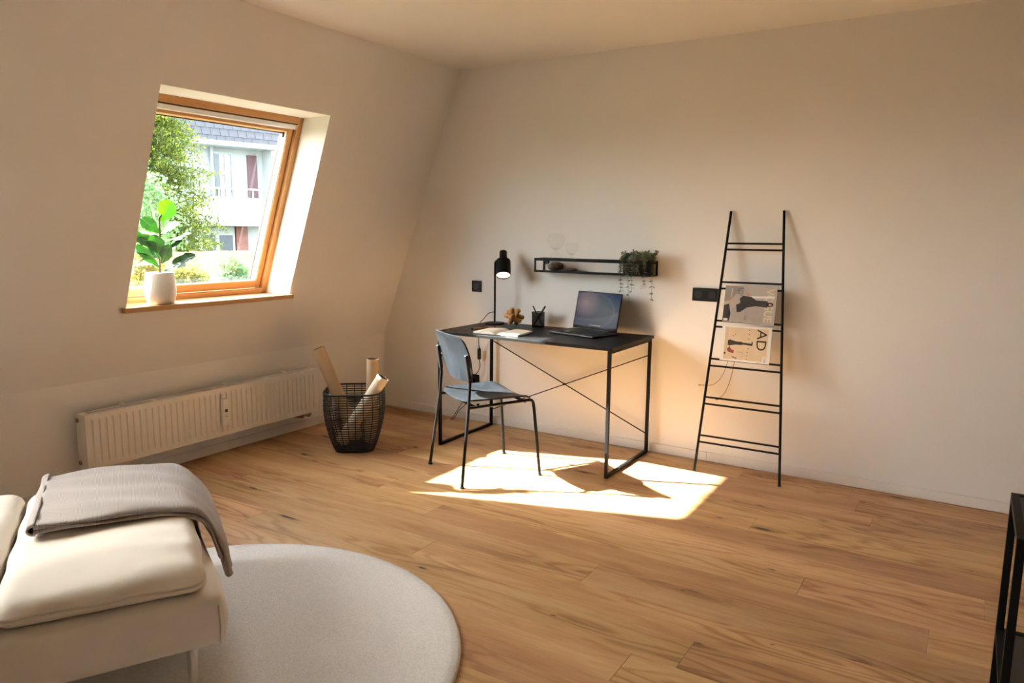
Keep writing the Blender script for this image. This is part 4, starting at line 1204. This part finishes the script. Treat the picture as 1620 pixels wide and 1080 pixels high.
# ------------------------------------------------------------------ ladder rack
L0, L1 = Vector((2.653, -0.238, 0)), Vector((2.728, -0.012, 1.537))
R0, R1 = Vector((3.143, -0.232, 0)), Vector((3.027, -0.012, 1.539))
lad = empty('ladder_rack', ((L0+R0)/2)); tag(lad, 'slim black metal ladder rack leaning on the wall', 'ladder')
lo_ = -Vector(lad.location)
for A_, B_ in ((L0, L1), (R0, R1)):
    MB().tube([A_+lo_, B_+lo_], 0.0075, 12).build('rail', 'black_metal', lad, smooth=True, angle=50)
    MB().tube([A_+lo_, A_.lerp(B_, .006)+lo_], 0.009, 12).build('foot', 'rubber', lad)
TL = (L1-L0).length
rungs = (0.181, 0.221, 0.411, 0.451, 0.640, 0.681, 0.873, 0.909, 1.100, 1.138, 1.330, 1.366)
def lp(s, f): return L0.lerp(L1, s/TL).lerp(R0.lerp(R1, s/TL), f)
for s in rungs:
    MB().tube([lp(s, 0)+lo_, lp(s, 1)+lo_], 0.0058, 12).build('rung', 'black_metal', lad, smooth=True, angle=50)

# magazines hung over the rungs, turned on their side
lad_n = (L1-L0).cross(R0-L0).normalized()
if lad_n.y > 0: lad_n = -lad_n
mat_print = [('cover_grey', (0.46, 0.42, 0.39)), ('cover_pale', (0.40, 0.36, 0.33)), ('cover_sand', (0.72, 0.56, 0.38)), ('print_skin', (0.60, 0.33, 0.22)), ('print_gold', (0.72, 0.63, 0.42)), ('print_red', (0.28, 0.07, 0.04)), ('print_tan', (0.62, 0.50, 0.36)), ('print_dark', (0.05, 0.048, 0.05)), ('print_grey', (0.30, 0.27, 0.26))]
for n_, c in mat_print: simple(n_, c, rough=0.3, var=0.05, vscale=20)
def magazine(label, corners, cover_mat):
    """corners TL, TR, BR, BL of the hung magazine; local frame: x to the right, y up, z off the rack"""
    tl, tr, br_, bl = [Vector(c) for c in corners]
    c = (tl+tr+br_+bl)/4; X = ((tr-tl)+(br_-bl)).normalized(); Z = lad_n
    Y = Z.cross(X).normalized()
    X = Y.cross(Z).normalized()
    w = ((tr-tl).length+(br_-bl).length)/2; h = ((tl-bl).length+(tr-br_).length)/2
    e = empty('magazine', c + Z*0.0100); e.rotation_euler = Matrix((X, Y, Z)).transposed().to_euler()
    tag(e, label, 'magazine', 'magazines hung on the ladder rack')
    MB().box((-w/2, -h/2, -0.0035), (w/2, h/2, 0.0025)).build('pages', 'paper_white', e)
    MB().box((-w/2-.0006, -h/2-.0006, 0.0025), (w/2+.0006, h/2+.0006, 0.0032)).build('cover', cover_mat, e)
    MB().box((-w/2-.0006, -h/2-.0006, -0.0042), (w/2+.0006, h/2+.0006, -0.0035)).build('back_cover', 'cover_grey', e)
    return e, w, h
def pprint(e, name, mat, poly, z=0.0034, th=0.0002):
    MB().prism(poly, 2, z, z+th).build(name, mat, e)
def ellipse(cx_, cy_, a, b_, n_=18, rot=0):
    return [(cx_+a*math.cos(t_)*math.cos(rot)-b_*math.sin(t_)*math.sin(rot), cy_+a*math.cos(t_)*math.sin(rot)+b_*math.sin(t_)*math.cos(rot)) for t_ in [2*PI*i/n_ for i in range(n_)]]
def ptext(e, body, size, x, y_, mat, rz=-PI/2, bold=0.0, sx_=1.0, sy_=1.0, z=0.0037):
    me = text_mesh(body, size, 0.00008, bold)
    o = link('lettering', me, mat, e, loc=(x, y_, z), rot=(0, 0, rz)); o.scale = (sx_, sy_, 1)
    return o
e, w, h = magazine('magazine with a dark-clad reclining figure on the upper rungs', [(2.745, -0.074, 1.106), (3.033, -0.068, 1.100), (3.030, -0.098, 0.893), (2.735, -0.104, 0.896)], 'cover_grey')
def S(u, v): return (-w/2+u*w, h/2-v*h)          # u to the right, v down, 0..1
pprint(e, 'print_shadow', 'print_grey', [S(.0, .0), S(.35, .0), S(.12, .4), S(.0, .45)])
pprint(e, 'print_wall', 'cover_pale', [S(.16, .60), S(.55, .52), S(.78, .56), S(.78, .99), S(.16, .99)])
pprint(e, 'print_band', 'paper_white', [S(.48, .26), S(.97, .22), S(.97, .28), S(.48, .31)], 0.0036)
pprint(e, 'print_plant', 'print_dark', [S(.0, .55), S(.10, .50), S(.15, .78), S(.13, .98), S(.0, .98)], 0.0036)
# the figure: hem to the left, head to the right
pprint(e, 'print_figure', 'print_dark', [S(.24, .52), S(.27, .72), S(.34, .70), S(.45, .58), S(.62, .52), S(.84, .54), S(.86, .44), S(.84, .36), S(.62, .36), S(.52, .27), S(.36, .26), S(.30, .34), S(.32, .46)], 0.0038)
pprint(e, 'print_hair', 'ink_black', ellipse(*S(.885, .455), w*.070, h*.062), 0.0040)
pprint(e, 'print_face', 'print_skin', ellipse(*S(.895, .46), w*.030, h*.034), 0.0042)
pprint(e, 'print_hand', 'print_skin', ellipse(*S(.46, .20), w*.035, h*.05), 0.0038)
pprint(e, 'print_foot', 'print_skin', [S(.06, .46), S(.16, .37), S(.20, .40), S(.10, .47)], 0.0038)
pprint(e, 'print_vase', 'print_grey', [S(.43, .80), S(.46, .80), S(.47, .92), S(.42, .92)], 0.0038)
pprint(e, 'print_label', 'paper_white', [S(.02, .91), S(.10, .91), S(.10, .97), S(.02, .97)], 0.0040)
ptext(e, 'VOGUE', 0.066, *S(.80, .03), 'print_gold', sx_=0.86, sy_=0.95, bold=0.0006, z=0.0040 - 0.0004)
ptext(e, 'INTO', 0.020, *S(.31, .03), 'ink_black', z=0.0039); ptext(e, 'THE', 0.020, *S(.25, .05), 'ink_black', z=0.0039)
pprint(e, 'print_lines', 'print_gold', [S(.13, .08), S(.14, .08), S(.14, .33), S(.13, .33)], 0.0038)
e, w, h = magazine('sand coloured magazine with a white border on the middle rungs', [(2.754, -0.107, 0.873), (3.028, -0.101, 0.878), (3.021, -0.130, 0.668), (2.734, -0.134, 0.674)], 'paper_white')
pprint(e, 'print_picture', 'cover_sand', [S(.07, .05), S(.94, .05), S(.94, .95), S(.07, .95)])
pprint(e, 'print_picture_edge', 'print_tan', [S(.07, .05), S(.14, .05), S(.12, .95), S(.07, .95)], 0.0036)
pprint(e, 'print_vessel', 'print_dark', [S(.14, .42), S(.18, .40), S(.30, .44), S(.43, .44), S(.44, .46), S(.62, .47), S(.62, .42), S(.645, .42), S(.645, .53), S(.44, .51), S(.43, .53), S(.30, .53), S(.17, .57), S(.14, .56)], 0.0038)
pprint(e, 'print_chair', 'print_red', [S(.13, .66), S(.19, .58), S(.21, .66), S(.28, .70), S(.27, .78), S(.20, .76), S(.15, .74)], 0.0038)
pprint(e, 'print_table', 'print_tan', [S(.34, .71), S(.47, .71), S(.47, .76), S(.34, .76)], 0.0038)
pprint(e, 'print_bowl', 'print_dark', ellipse(*S(.09, .79), w*.02, h*.03), 0.0038)
pprint(e, 'print_branch', 'print_dark', [S(.24, .86), S(.34, .90), S(.35, .93), S(.25, .89)], 0.0038)
for i, (u, v) in enumerate(((.28, .25), (.24, .29), (.56, .10), (.56, .22), (.56, .34), (.56, .62), (.55, .72), (.55, .82), (.545, .92))):
    pprint(e, 'print_dot', 'ink_black', ellipse(*S(u, v), w*.010, h*.014, 10), 0.0038)
ptext(e, 'AD', 0.092, *S(.72, .06), 'ink_black', sx_=0.95, sy_=0.86, z=0.0039)
pprint(e, 'print_label', 'paper_white', [S(.86, .80), S(.93, .80), S(.93, .95), S(.86, .95)], 0.0038)
ptext(e, '1 NO', 0.013, *S(.885, .82), 'ink_black', z=0.0041)

# ------------------------------------------------------------------ basket with cardboard tubes
bs = empty('wire_basket', (0.640, -1.005, 0), math.radians(37)); tag(bs, 'black woven cane basket beside the radiator', 'basket')
BH = 0.385
def bhalf(z):
    u = z/BH
    return 0.122+0.066*math.sin(min(1, u*1.25)*PI/2)**0.9 - 0.004*max(0, u-.8)/.2
def sqring(hw, z, n_=48, k_=0.42):
    out = []
    for i in range(n_):
        a = 2*PI*i/n_; c, s = math.cos(a), math.sin(a); p = 4.2
        r_ = hw/((abs(c)**p+abs(s)**p)**(1/p)); out.append(Vector((r_*c, r_*s, z)))
    return out
zs = []
z = 0.012
while z < BH-0.006:
    zs.append(z); z += 0.0155
for i, z in enumerate(zs):
    rr = 0.0034
    pr_ = sqring(bhalf(z)+(0.001 if i % 2 else -0.001), z)
    MB().tube(pr_, rr, 6, closed=True).build('cane_ring', 'rattan_black', bs, smooth=True)
MB().tube(sqring(bhalf(BH), BH), 0.0065, 8, closed=True).build('rim', 'rattan_black', bs, smooth=True)
for k_ in range(24):
    a = 2*PI*(k_+.5)/24
    P = []
    for i in range(12):
        z = 0.004+(BH-0.006)*i/11; hw = bhalf(z)-0.004; c, s = math.cos(a), math.sin(a)
        r_ = hw/((abs(c)**4.2+abs(s)**4.2)**(1/4.2)); P.append((r_*c, r_*s, z))
    MB().tube(P, 0.003, 6).build('stake', 'rattan_black', bs, smooth=True)
mb = MB(); R_ = sqring(bhalf(0.008), 0.006)
mb.add([(0, 0, 0.006)]+[tuple(p) for p in R_]+[(0, 0, 0.0)]+[(p.x, p.y, 0.0) for p in R_],
       [(0, i+1, (i+1) % 48+1) for i in range(48)]+[(49, 50+(i+1) % 48, 50+i) for i in range(48)]+[(i+1, 50+i, 50+(i+1) % 48, (i+1) % 48+1) for i in range(48)])
mb.build('bottom', 'rattan_black', bs)

def paper_tube(label, A_, B_, r_, mat, mat_in='tube_inside'):
    A_, B_ = Vector(A_), Vector(B_); e = empty('cardboard_tube', A_); tag(e, label, 'cardboard tube', 'cardboard tubes in the basket')
    d = B_-A_; M_ = d.normalized().to_track_quat('Z', 'Y').to_matrix(); L_ = d.length
    MB().lathe([(r_-.003, 0), (r_, 0), (r_, L_), (r_-.003, L_), (r_-.003, 0)], (0, 0, 0), 32, M=M_, cap=False).build('shell', mat, e, smooth=True, angle=40)
    MB().lathe([(r_-.0032, 0.002), (r_-.0032, L_-.0015)], (0, 0, 0), 32, M=M_, cap=False).build('lining', mat_in, e, smooth=True)
    return e
def bl_(x, y_, z):
    a = math.radians(37)
    return (0.640+x*math.cos(a)-y_*math.sin(a), -1.005+x*math.sin(a)+y_*math.cos(a), z)
paper_tube('brown cardboard tube leaning far out to the left of the basket', bl_(0.005, 0.030, 0.055), bl_(-0.230, 0.032, 0.652), 0.041, 'cardboard')
paper_tube('upright cardboard tube at the back of the basket', bl_(0.090, 0.080, 0.012), bl_(0.112, 0.086, 0.572), 0.040, 'cardboard')
paper_tube('pale cardboard tube with open end leaning to the right', bl_(-0.083, -0.064, 0.055), bl_(0.190, -0.070, 0.480), 0.040, 'cardboard_pale')

# ------------------------------------------------------------------ fiddle-leaf fig on the sill
PCX, PCY, PZ = 0.082, -1.950, WZ0+0.0005
fig = empty('potted_fig', (PCX, PCY, PZ)); tag(fig, 'fiddle-leaf fig in a ribbed white pot on the window sill', 'potted plant')
prof = [(0.0, 0.0), (0.060, 0.0), (0.068, 0.004), (0.080, 0.045), (0.084, 0.075), (0.081, 0.115), (0.074, 0.165), (0.0725, 0.178), (0.0690, 0.178), (0.069, 0.160), (0.0, 0.158)]
MB().lathe(prof, seg=320, rib=lambda k_, n_, j: (0.009*math.cos(k_*2*PI*64/n_) if 2 <= j <= 7 else 0)).build('pot', 'ceramic_white', fig, smooth=True)
MB().lathe([(0.0, 0.168), (0.066, 0.165), (0.066, 0.158)], seg=24).build('soil', 'soil', fig)
RV = Vector((0.847, 0.531, 0)); TV = Vector((0.53, -0.847, 0))     # across the view, towards the room
PX = 4.6/1160
def lpt(u, w, dep):
    """offset from the stem foot at the soil: u to the right, w up (in 1/252 m), dep towards the room"""
    return RV*(u*PX) + Vector((0, 0, 0.165+w*PX)) + TV*dep
st = MB().tube(bez([(0.004, 0.003, 0.15), lpt(1, 22, 0.0), lpt(3, 48, -.005), lpt(4, 76, 0), lpt(8, 84, .004)], 5), [0.006]*20+[0.004], 8)
st.build('stem', 'stem_brown', fig, smooth=True)
def fig_leaf(base, tip, width, mat, face, curl=0.12, fold=0.15, wav=0.04):
    base, tip = Vector(base), Vector(tip); d = tip-base; L_ = d.length; d.normalize()
    f_ = Vector(face); n_ = (f_-d*f_.dot(d)).normalized(); x = d.cross(n_)
    nu, nv = 8, 12; vs = []; fs = []
    for j in range(nv+1):
        v_ = j/nv
        hw = width/2*(math.sin(PI*min(1, v_**1.25*0.93+0.035))**0.75)*(0.62+0.45*v_)
        hw *= 1+0.05*math.sin(v_*20)
        for i in range(nu+1):
            u_ = -1+2*i/nu
            p = base+d*(L_*v_)+x*(u_*hw)
            p += n_*(abs(u_)*fold*hw - curl*L_*(v_**2) + wav*L_*math.sin(v_*14+abs(u_)*2.0)*abs(u_)*.5 + 0.012*L_*math.cos(v_*30-abs(u_)*4)*(abs(u_)))
            vs.append(p)
    for j in range(nv):
        for i in range(nu):
            a = j*(nu+1)+i; fs.append((a, a+1, a+nu+2, a+nu+1))
    o = MB().add(vs, fs).build('leaf', mat, fig, smooth=True, fix=False)
    rib_ = [vs[j*(nu+1)+nu//2]+n_*0.0008 for j in range(nv+1)]
    MB().tube(rib_, [0.0016-0.0001*j for j in range(nv+1)], 5).build('midrib', 'stem_vein', o, smooth=True)
    return o
simple('stem_vein', (0.22, 0.36, 0.08), rough=0.5, var=0.1)
TVu = TV+Vector((0, 0, .15))
fig_leaf(lpt(7, 74, 0), lpt(24, 103, .012), .125, 'fig_leaf_young', TVu, .02, .10, .02)
fig_leaf(lpt(4, 58, .004), lpt(-17, 80, .03), .085, 'fig_leaf', TV+Vector((0, 0, .7)), .15)
fig_leaf(lpt(2, 30, .004), lpt(-35, 66, .05), .070, 'fig_leaf', TV*.7+Vector((0, 0, .9)), .10)
fig_leaf(lpt(2, 22, 0), lpt(-31, 44, .03), .085, 'fig_leaf_dark', TV*.5+Vector((0, 0, 1))-RV*.3, .22)
fig_leaf(lpt(1, 10, .006), lpt(-24, 42, .05), .070, 'fig_leaf', TV+Vector((0, 0, .4))-RV*.3, .05)
fig_leaf(lpt(4, 24, .01), lpt(1, 56, .045), .110, 'fig_leaf', TV+Vector((0, 0, .2)), .02)
fig_leaf(lpt(6, 38, 0), lpt(44, 62, -.02), .075, 'fig_leaf', TV*.35+Vector((0, 0, 1)), .10)
fig_leaf(lpt(6, 26, 0), lpt(32, 50, .01), .075, 'fig_leaf_dark', TV*.6+Vector((0, 0, 1)), .12)
fig_leaf(lpt(10, 4, .02), lpt(54, 30, .045), .105, 'fig_leaf_dark', TV*.9+Vector((0, 0, .8)), .10, .22, .06)
fig_leaf(lpt(3, 52, -.01), lpt(-28, 62, -.03), .080, 'fig_leaf_dark', Vector((0, 0, 1)), .10)
fig_leaf(lpt(2, 66, -.01), lpt(-10, 98, -.02), .055, 'fig_leaf', TV*.6-RV*.8, .05)
fig_leaf(lpt(4, 44, -.01), lpt(20, 52, -.06), .080, 'fig_leaf', Vector((0, 0, 1)), .10)

fig_leaf(lpt(3, 40, .006), lpt(-22, 54, .06), .080, 'fig_leaf', TV*.8+Vector((0, 0, .6)), .12)
fig_leaf(lpt(4, 16, .0), lpt(22, 40, .05), .085, 'fig_leaf', TV+Vector((0, 0, .5))+RV*.3, .10)
fig_leaf(lpt(5, 56, -.005), lpt(26, 76, -.03), .080, 'fig_leaf', TV*.5+Vector((0, 0, .8)), .12)
fig_leaf(lpt(1, 14, -.01), lpt(-30, 20, -.01), .090, 'fig_leaf_dark', TV*.4+Vector((0, 0, 1)), .2)

# ------------------------------------------------------------------ round rug
rg = MB()
RR = 0.8726
prof = [(0.0, 0.0)] + [(RR-0.004, 0.0), (RR, 0.004), (RR-0.001, 0.010), (RR-0.006, 0.0145)] + [(RR*f, 0.0155) for f in (.95, .8, .6, .4, .2)] + [(0.0, 0.0155)]
rug = MB().lathe(prof, seg=128).build('round_rug', 'rug_pile', loc=(1.8965, -3.0501, 0.0005), smooth=True)
tag(rug, 'round off-white short pile rug beside the sofa', 'rug')
# thin tape around the edge and the standing pile
ed = MB().tube([((RR+.001)*math.cos(a), (RR+.001)*math.sin(a), 0.006) for a in [2*PI*i/128 for i in range(128)]], 0.0035, 8, closed=True).build('edge_binding', 'rug_edge' if 'rug_edge' in MATS else 'cardboard_pale', rug, smooth=True)
rp = random.Random(9); pile = MB(); vs = []; fs = []
for i in range(120000):
    r_ = RR*math.sqrt(rp.random())*.998; a = rp.random()*2*PI
    x, y_ = r_*math.cos(a), r_*math.sin(a)
    if y_ > 1.2 or (x+1.8965) < 0.9: continue
    b_ = rp.random()*2*PI; wx, wy = .0014*math.cos(b_), .0014*math.sin(b_); lx, ly = rp.gauss(0, .0016), rp.gauss(0, .0016); hz = rp.uniform(.001, .0022)
    n_ = len(vs)
    vs += [(x-wx, y_-wy, .0150), (x+wx, y_+wy, .0150), (x+lx, y_+ly, .0150+hz)]; fs.append((n_, n_+1, n_+2))
pile.v, pile.f = vs, fs
po = pile.build('pile', 'rug_fibre', rug, fix=False); po['kind'] = 'stuff'

# ------------------------------------------------------------------ sofa
sfa = empty('sofa', (2.134, -3.124, 0), math.radians(59.7)); tag(sfa, 'low cream sofa with a loose seat cushion and steel legs', 'sofa')
SLN, SDP = 1.75, 0.97       # local: x towards the free end (0 = end), y depth away from the camera
def wob(p, q):
    x, y_, z = p
    if q[0] > 0.99: x += 0.006*math.sin(y_*9)
    return Vector((x, y_, z))
def body_fn(p, q):
    x, y_, z = p
    y_ += 0.010*math.sin(x*7+z*9)*(1 if q[1] < -.5 else 0)
    x += (0.012*math.sin(y_*6+1)+0.012*(1-abs(q[2])))*(1 if q[0] > .9 else 0)
    return Vector((x, y_, z))
MB().rbox((-SLN, -0.005, 0.150), (0.010, SDP, 0.320), 0.035, 28, body_fn).build('base', 'sofa_fabric', sfa, smooth=True)
# vertical seams at the free end corner
MB().tube([(0.004, 0.008, 0.165), (0.008, 0.006, 0.22), (0.004, 0.008, 0.285)], 0.003, 6).build('seam', 'sofa_fabric', sfa, smooth=True)
for x, y_ in ((-0.075, 0.06), (-0.075, SDP-0.06), (-SLN+0.08, 0.06), (-SLN+0.08, SDP-0.06)):
    z0_ = 0.0
    d_ = (Vector((2.134, -3.124)) + Vector((math.cos(math.radians(59.7))*x-math.sin(math.radians(59.7))*y_, math.sin(math.radians(59.7))*x+math.cos(math.radians(59.7))*y_)) - Vector((1.8965, -3.0501))).length
    if d_ < RR: z0_ = 0.0165
    MB().tube([(x, y_, z0_), (x, y_, 0.156)], [0.013, 0.017], 20).build('leg', 'chrome', sfa, smooth=True, angle=40)

def cushion(name, label, x0, x1, y0, y1, z0, z1, seed, r_=0.045):
    """loose seat cushion: soft edges, sagging front, fine wrinkles"""
    c = ((x0+x1)/2, (y0+y1)/2); hw, hd_ = (x1-x0)/2, (y1-y0)/2
    def fn(p, q):
        x, y_, z = p
        u, v_ = (x-c[0])/hw, (y_-c[1])/hd_
        k_ = max(0.0, min(1.0, (q[2]+1)/2)); k_ = k_*k_*(3-2*k_)
        bulge = (1-u**4)*(1-v_**4)
        z += k_*(0.016*bulge + 0.0035*math.sin(9*x+4*y_+seed)*(1-abs(u)*.3) + 0.0020*math.sin(26*y_-14*x+seed*2)*(.4+abs(u)) - 0.030*max(0, -v_-.55)/.45)
        z += k_*0.0032*math.sin(58*y_+9*x+seed*3)*math.exp(-((u-.72)/.30)**2)
        side = 1-abs(q[2]); cr_ = 0.005*math.exp(-((q[2]-.12)/.09)**2)
        if v_ < -.8: y_ += cr_
        if u > .8: x -= cr_
        if u < -.8: x += cr_
        y_ += 0.006*side*math.sin(30*x+seed)*(1 if v_ < -.8 else 0); x += 0.005*side*math.sin(24*y_+seed)*(1 if abs(u) > .8 else 0)
        return Vector((x, y_, z))
    o = MB().rbox((x0, y0, z0), (x1, y1, z1), r_, 36, fn).build(name, 'sofa_fabric', None, smooth=True)
    o.location = sfa.location; o.rotation_euler = sfa.rotation_euler
    # piped edge around the front
    return tag(o, label, 'cushion', 'seat cushions on the sofa')
cushion('seat_cushion', 'cream seat cushion at the free end under the folded throw', -0.562, -0.022, 0.020, 0.955, 0.3205, 0.420, 1.3)
cushion('seat_cushion', 'cream seat cushion cut off by the left photo edge', -1.16, -0.570, 0.020, 0.955, 0.3205, 0.428, 4.1)

# ------------------------------------------------------------------ throw
def throw_path(s):
    """along the throw: s 0..1 -> local x, z of its underside"""
    pts = [(-0.492, 0.440), (-0.35, 0.4445), (-0.20, 0.4435), (-0.10, 0.436), (-0.045, 0.420), (-0.002, 0.385), (0.026, 0.335), (0.041, 0.27), (0.047, 0.215)]
    f_ = s*(len(pts)-1); i = min(int(f_), len(pts)-2); u = f_-i
    g_ = lambda k_: Vector(pts[max(0, min(len(pts)-1, k_))])
    a, b_, c, d = g_(i-1), g_(i), g_(i+1), g_(i+2)
    return 0.5*((2*b_)+(c-a)*u+(2*a-5*b_+4*c-d)*u*u+(3*b_-a-3*c+d)*u**3)
def throw_layer(name, lift, th, s0, s1, wa, wb, parent, seed):
    ns, nw = 44, 26
    top, bot, uvs = [], [], []
    arc_ = 0; pv = None; ar = []
    for i in range(ns+1):
        p = throw_path(s0+(s1-s0)*i/ns)
        if pv is not None: arc_ += (p-pv).length
        pv = p; ar.append(arc_)
    for i in range(ns+1):
        s = s0+(s1-s0)*i/ns
        p = throw_path(s); q = throw_path(min(1, s+.01)) - throw_path(max(0, s-.01)); n_ = Vector((-q.y, q.x)).normalized()
        if n_.y < -0.1: n_ = -n_
        for j in range(nw+1):
            v_ = j/nw
            hang = max(0, (s-.55)/.45)
            ya = wa-0.075*hang**1.2; yb = wb-0.33*hang**1.1
            y_ = ya+(yb-ya)*v_
            w_ = lift+0.004*math.sin(7*s*PI+v_*9+seed)+0.003*math.sin(23*v_+11*s+seed)
            e_ = min(v_, 1-v_)*nw; rnd = min(1, e_/2.0)**.5
            a = p+n_*(max(0.001, w_+th*(.55+.45*rnd)))
            b_ = p+n_*(max(0.0, w_*.6+th*(.45-.45*rnd)))
            top.append((a.x, y_, a.y)); bot.append((b_.x, y_, b_.y)); uvs.append((ar[i], v_*(wb-wa)))
    m_ = len(top); w = nw+1; fs = []
    for i in range(ns):
        for j in range(nw):
            a = i*w+j; fs.append((a, a+w, a+w+1, a+1)); fs.append((m_+a, m_+a+1, m_+a+w+1, m_+a+w))
    for i in range(ns):
        a = i*w; fs.append((a, m_+a, m_+a+w, a+w)); a = i*w+nw; fs.append((a, a+w, m_+a+w, m_+a))
    for j in range(nw):
        fs.append((j, j+1, m_+j+1, m_+j)); a = ns*w+j; fs.append((a, m_+a, m_+a+1, a+1))
    mb = MB().add(top+bot, fs); o = mb.build(name, 'knit', parent, smooth=True)
    uv = o.data.uv_layers.new(name='UVMap'); al = uvs+uvs
    for lp_ in o.data.loops: uv.data[lp_.index].uv = al[lp_.vertex_index]
    return o
thr = empty('throw_blanket', sfa.location, math.radians(59.7)); tag(thr, 'folded taupe ribbed throw hanging over the sofa end', 'blanket')
throw_layer('lower_fold', 0.001, 0.018, 0.0, 0.86, 0.400, 0.955, thr, 0.4)
throw_layer('upper_fold', 0.019, 0.018, 0.0, 1.0, 0.412, 0.965, thr, 2.0)
# the rounded turn of the fold at its left end
def turn_fn(u, v_):
    a = PI/2-.10+(u+1)/2*(PI+.2); r_ = 0.0165+0.0015*math.sin(v_*7)
    return (-0.491+r_*math.cos(a)*1.25, 0.685+0.273*v_, 0.4605+r_*math.sin(a)), (math.cos(a), 0, math.sin(a))
fo = sheet(turn_fn, 14, 30, 0.007).build('fold_turn', 'knit', thr, smooth=True)
uv = fo.data.uv_layers.new(name='UVMap')
for lp_ in fo.data.loops:
    c_ = fo.data.vertices[lp_.vertex_index].co; uv.data[lp_.index].uv = (math.atan2(c_.z-0.4605, c_.x+0.491)*0.02, c_.y)

# ------------------------------------------------------------------ side unit at the right edge
su = empty('side_shelf', (4.105, -2.080, 0)); tag(su, 'black metal shelf unit with dark shelves at the right photo edge', 'shelf unit')
UW, UD = 0.90, 0.36
for x in (0.009, UW-0.009):
    for y_ in (-0.009, -UD+0.009):
        MB().bar((x, y_, 0), (x, y_, 0.715), 0.018, 0.018, (0, 1, 0)).build('post', 'black_metal', su, bevel=0.001)
for z in (0.727, 0.340, 0.06):
    fr_ = MB()
    fr_.bar((0, -0.009, z-0.009), (UW, -0.009, z-0.009), 0.018, 0.018); fr_.bar((0, -UD+0.009, z-0.009), (UW, -UD+0.009, z-0.009), 0.018, 0.018)
    fr_.bar((0.009, -0.018, z-0.009), (0.009, -UD+0.018, z-0.009), 0.018, 0.018); fr_.bar((UW-0.009, -0.018, z-0.009), (UW-0.009, -UD+0.018, z-0.009), 0.018, 0.018)
    fr_.build('shelf_frame', 'black_metal', su)
    MB().box((0.018, -UD+0.018, z-0.008), (UW-0.018, -0.018, z-0.003)).build('shelf_panel', 'dark_grey', su)
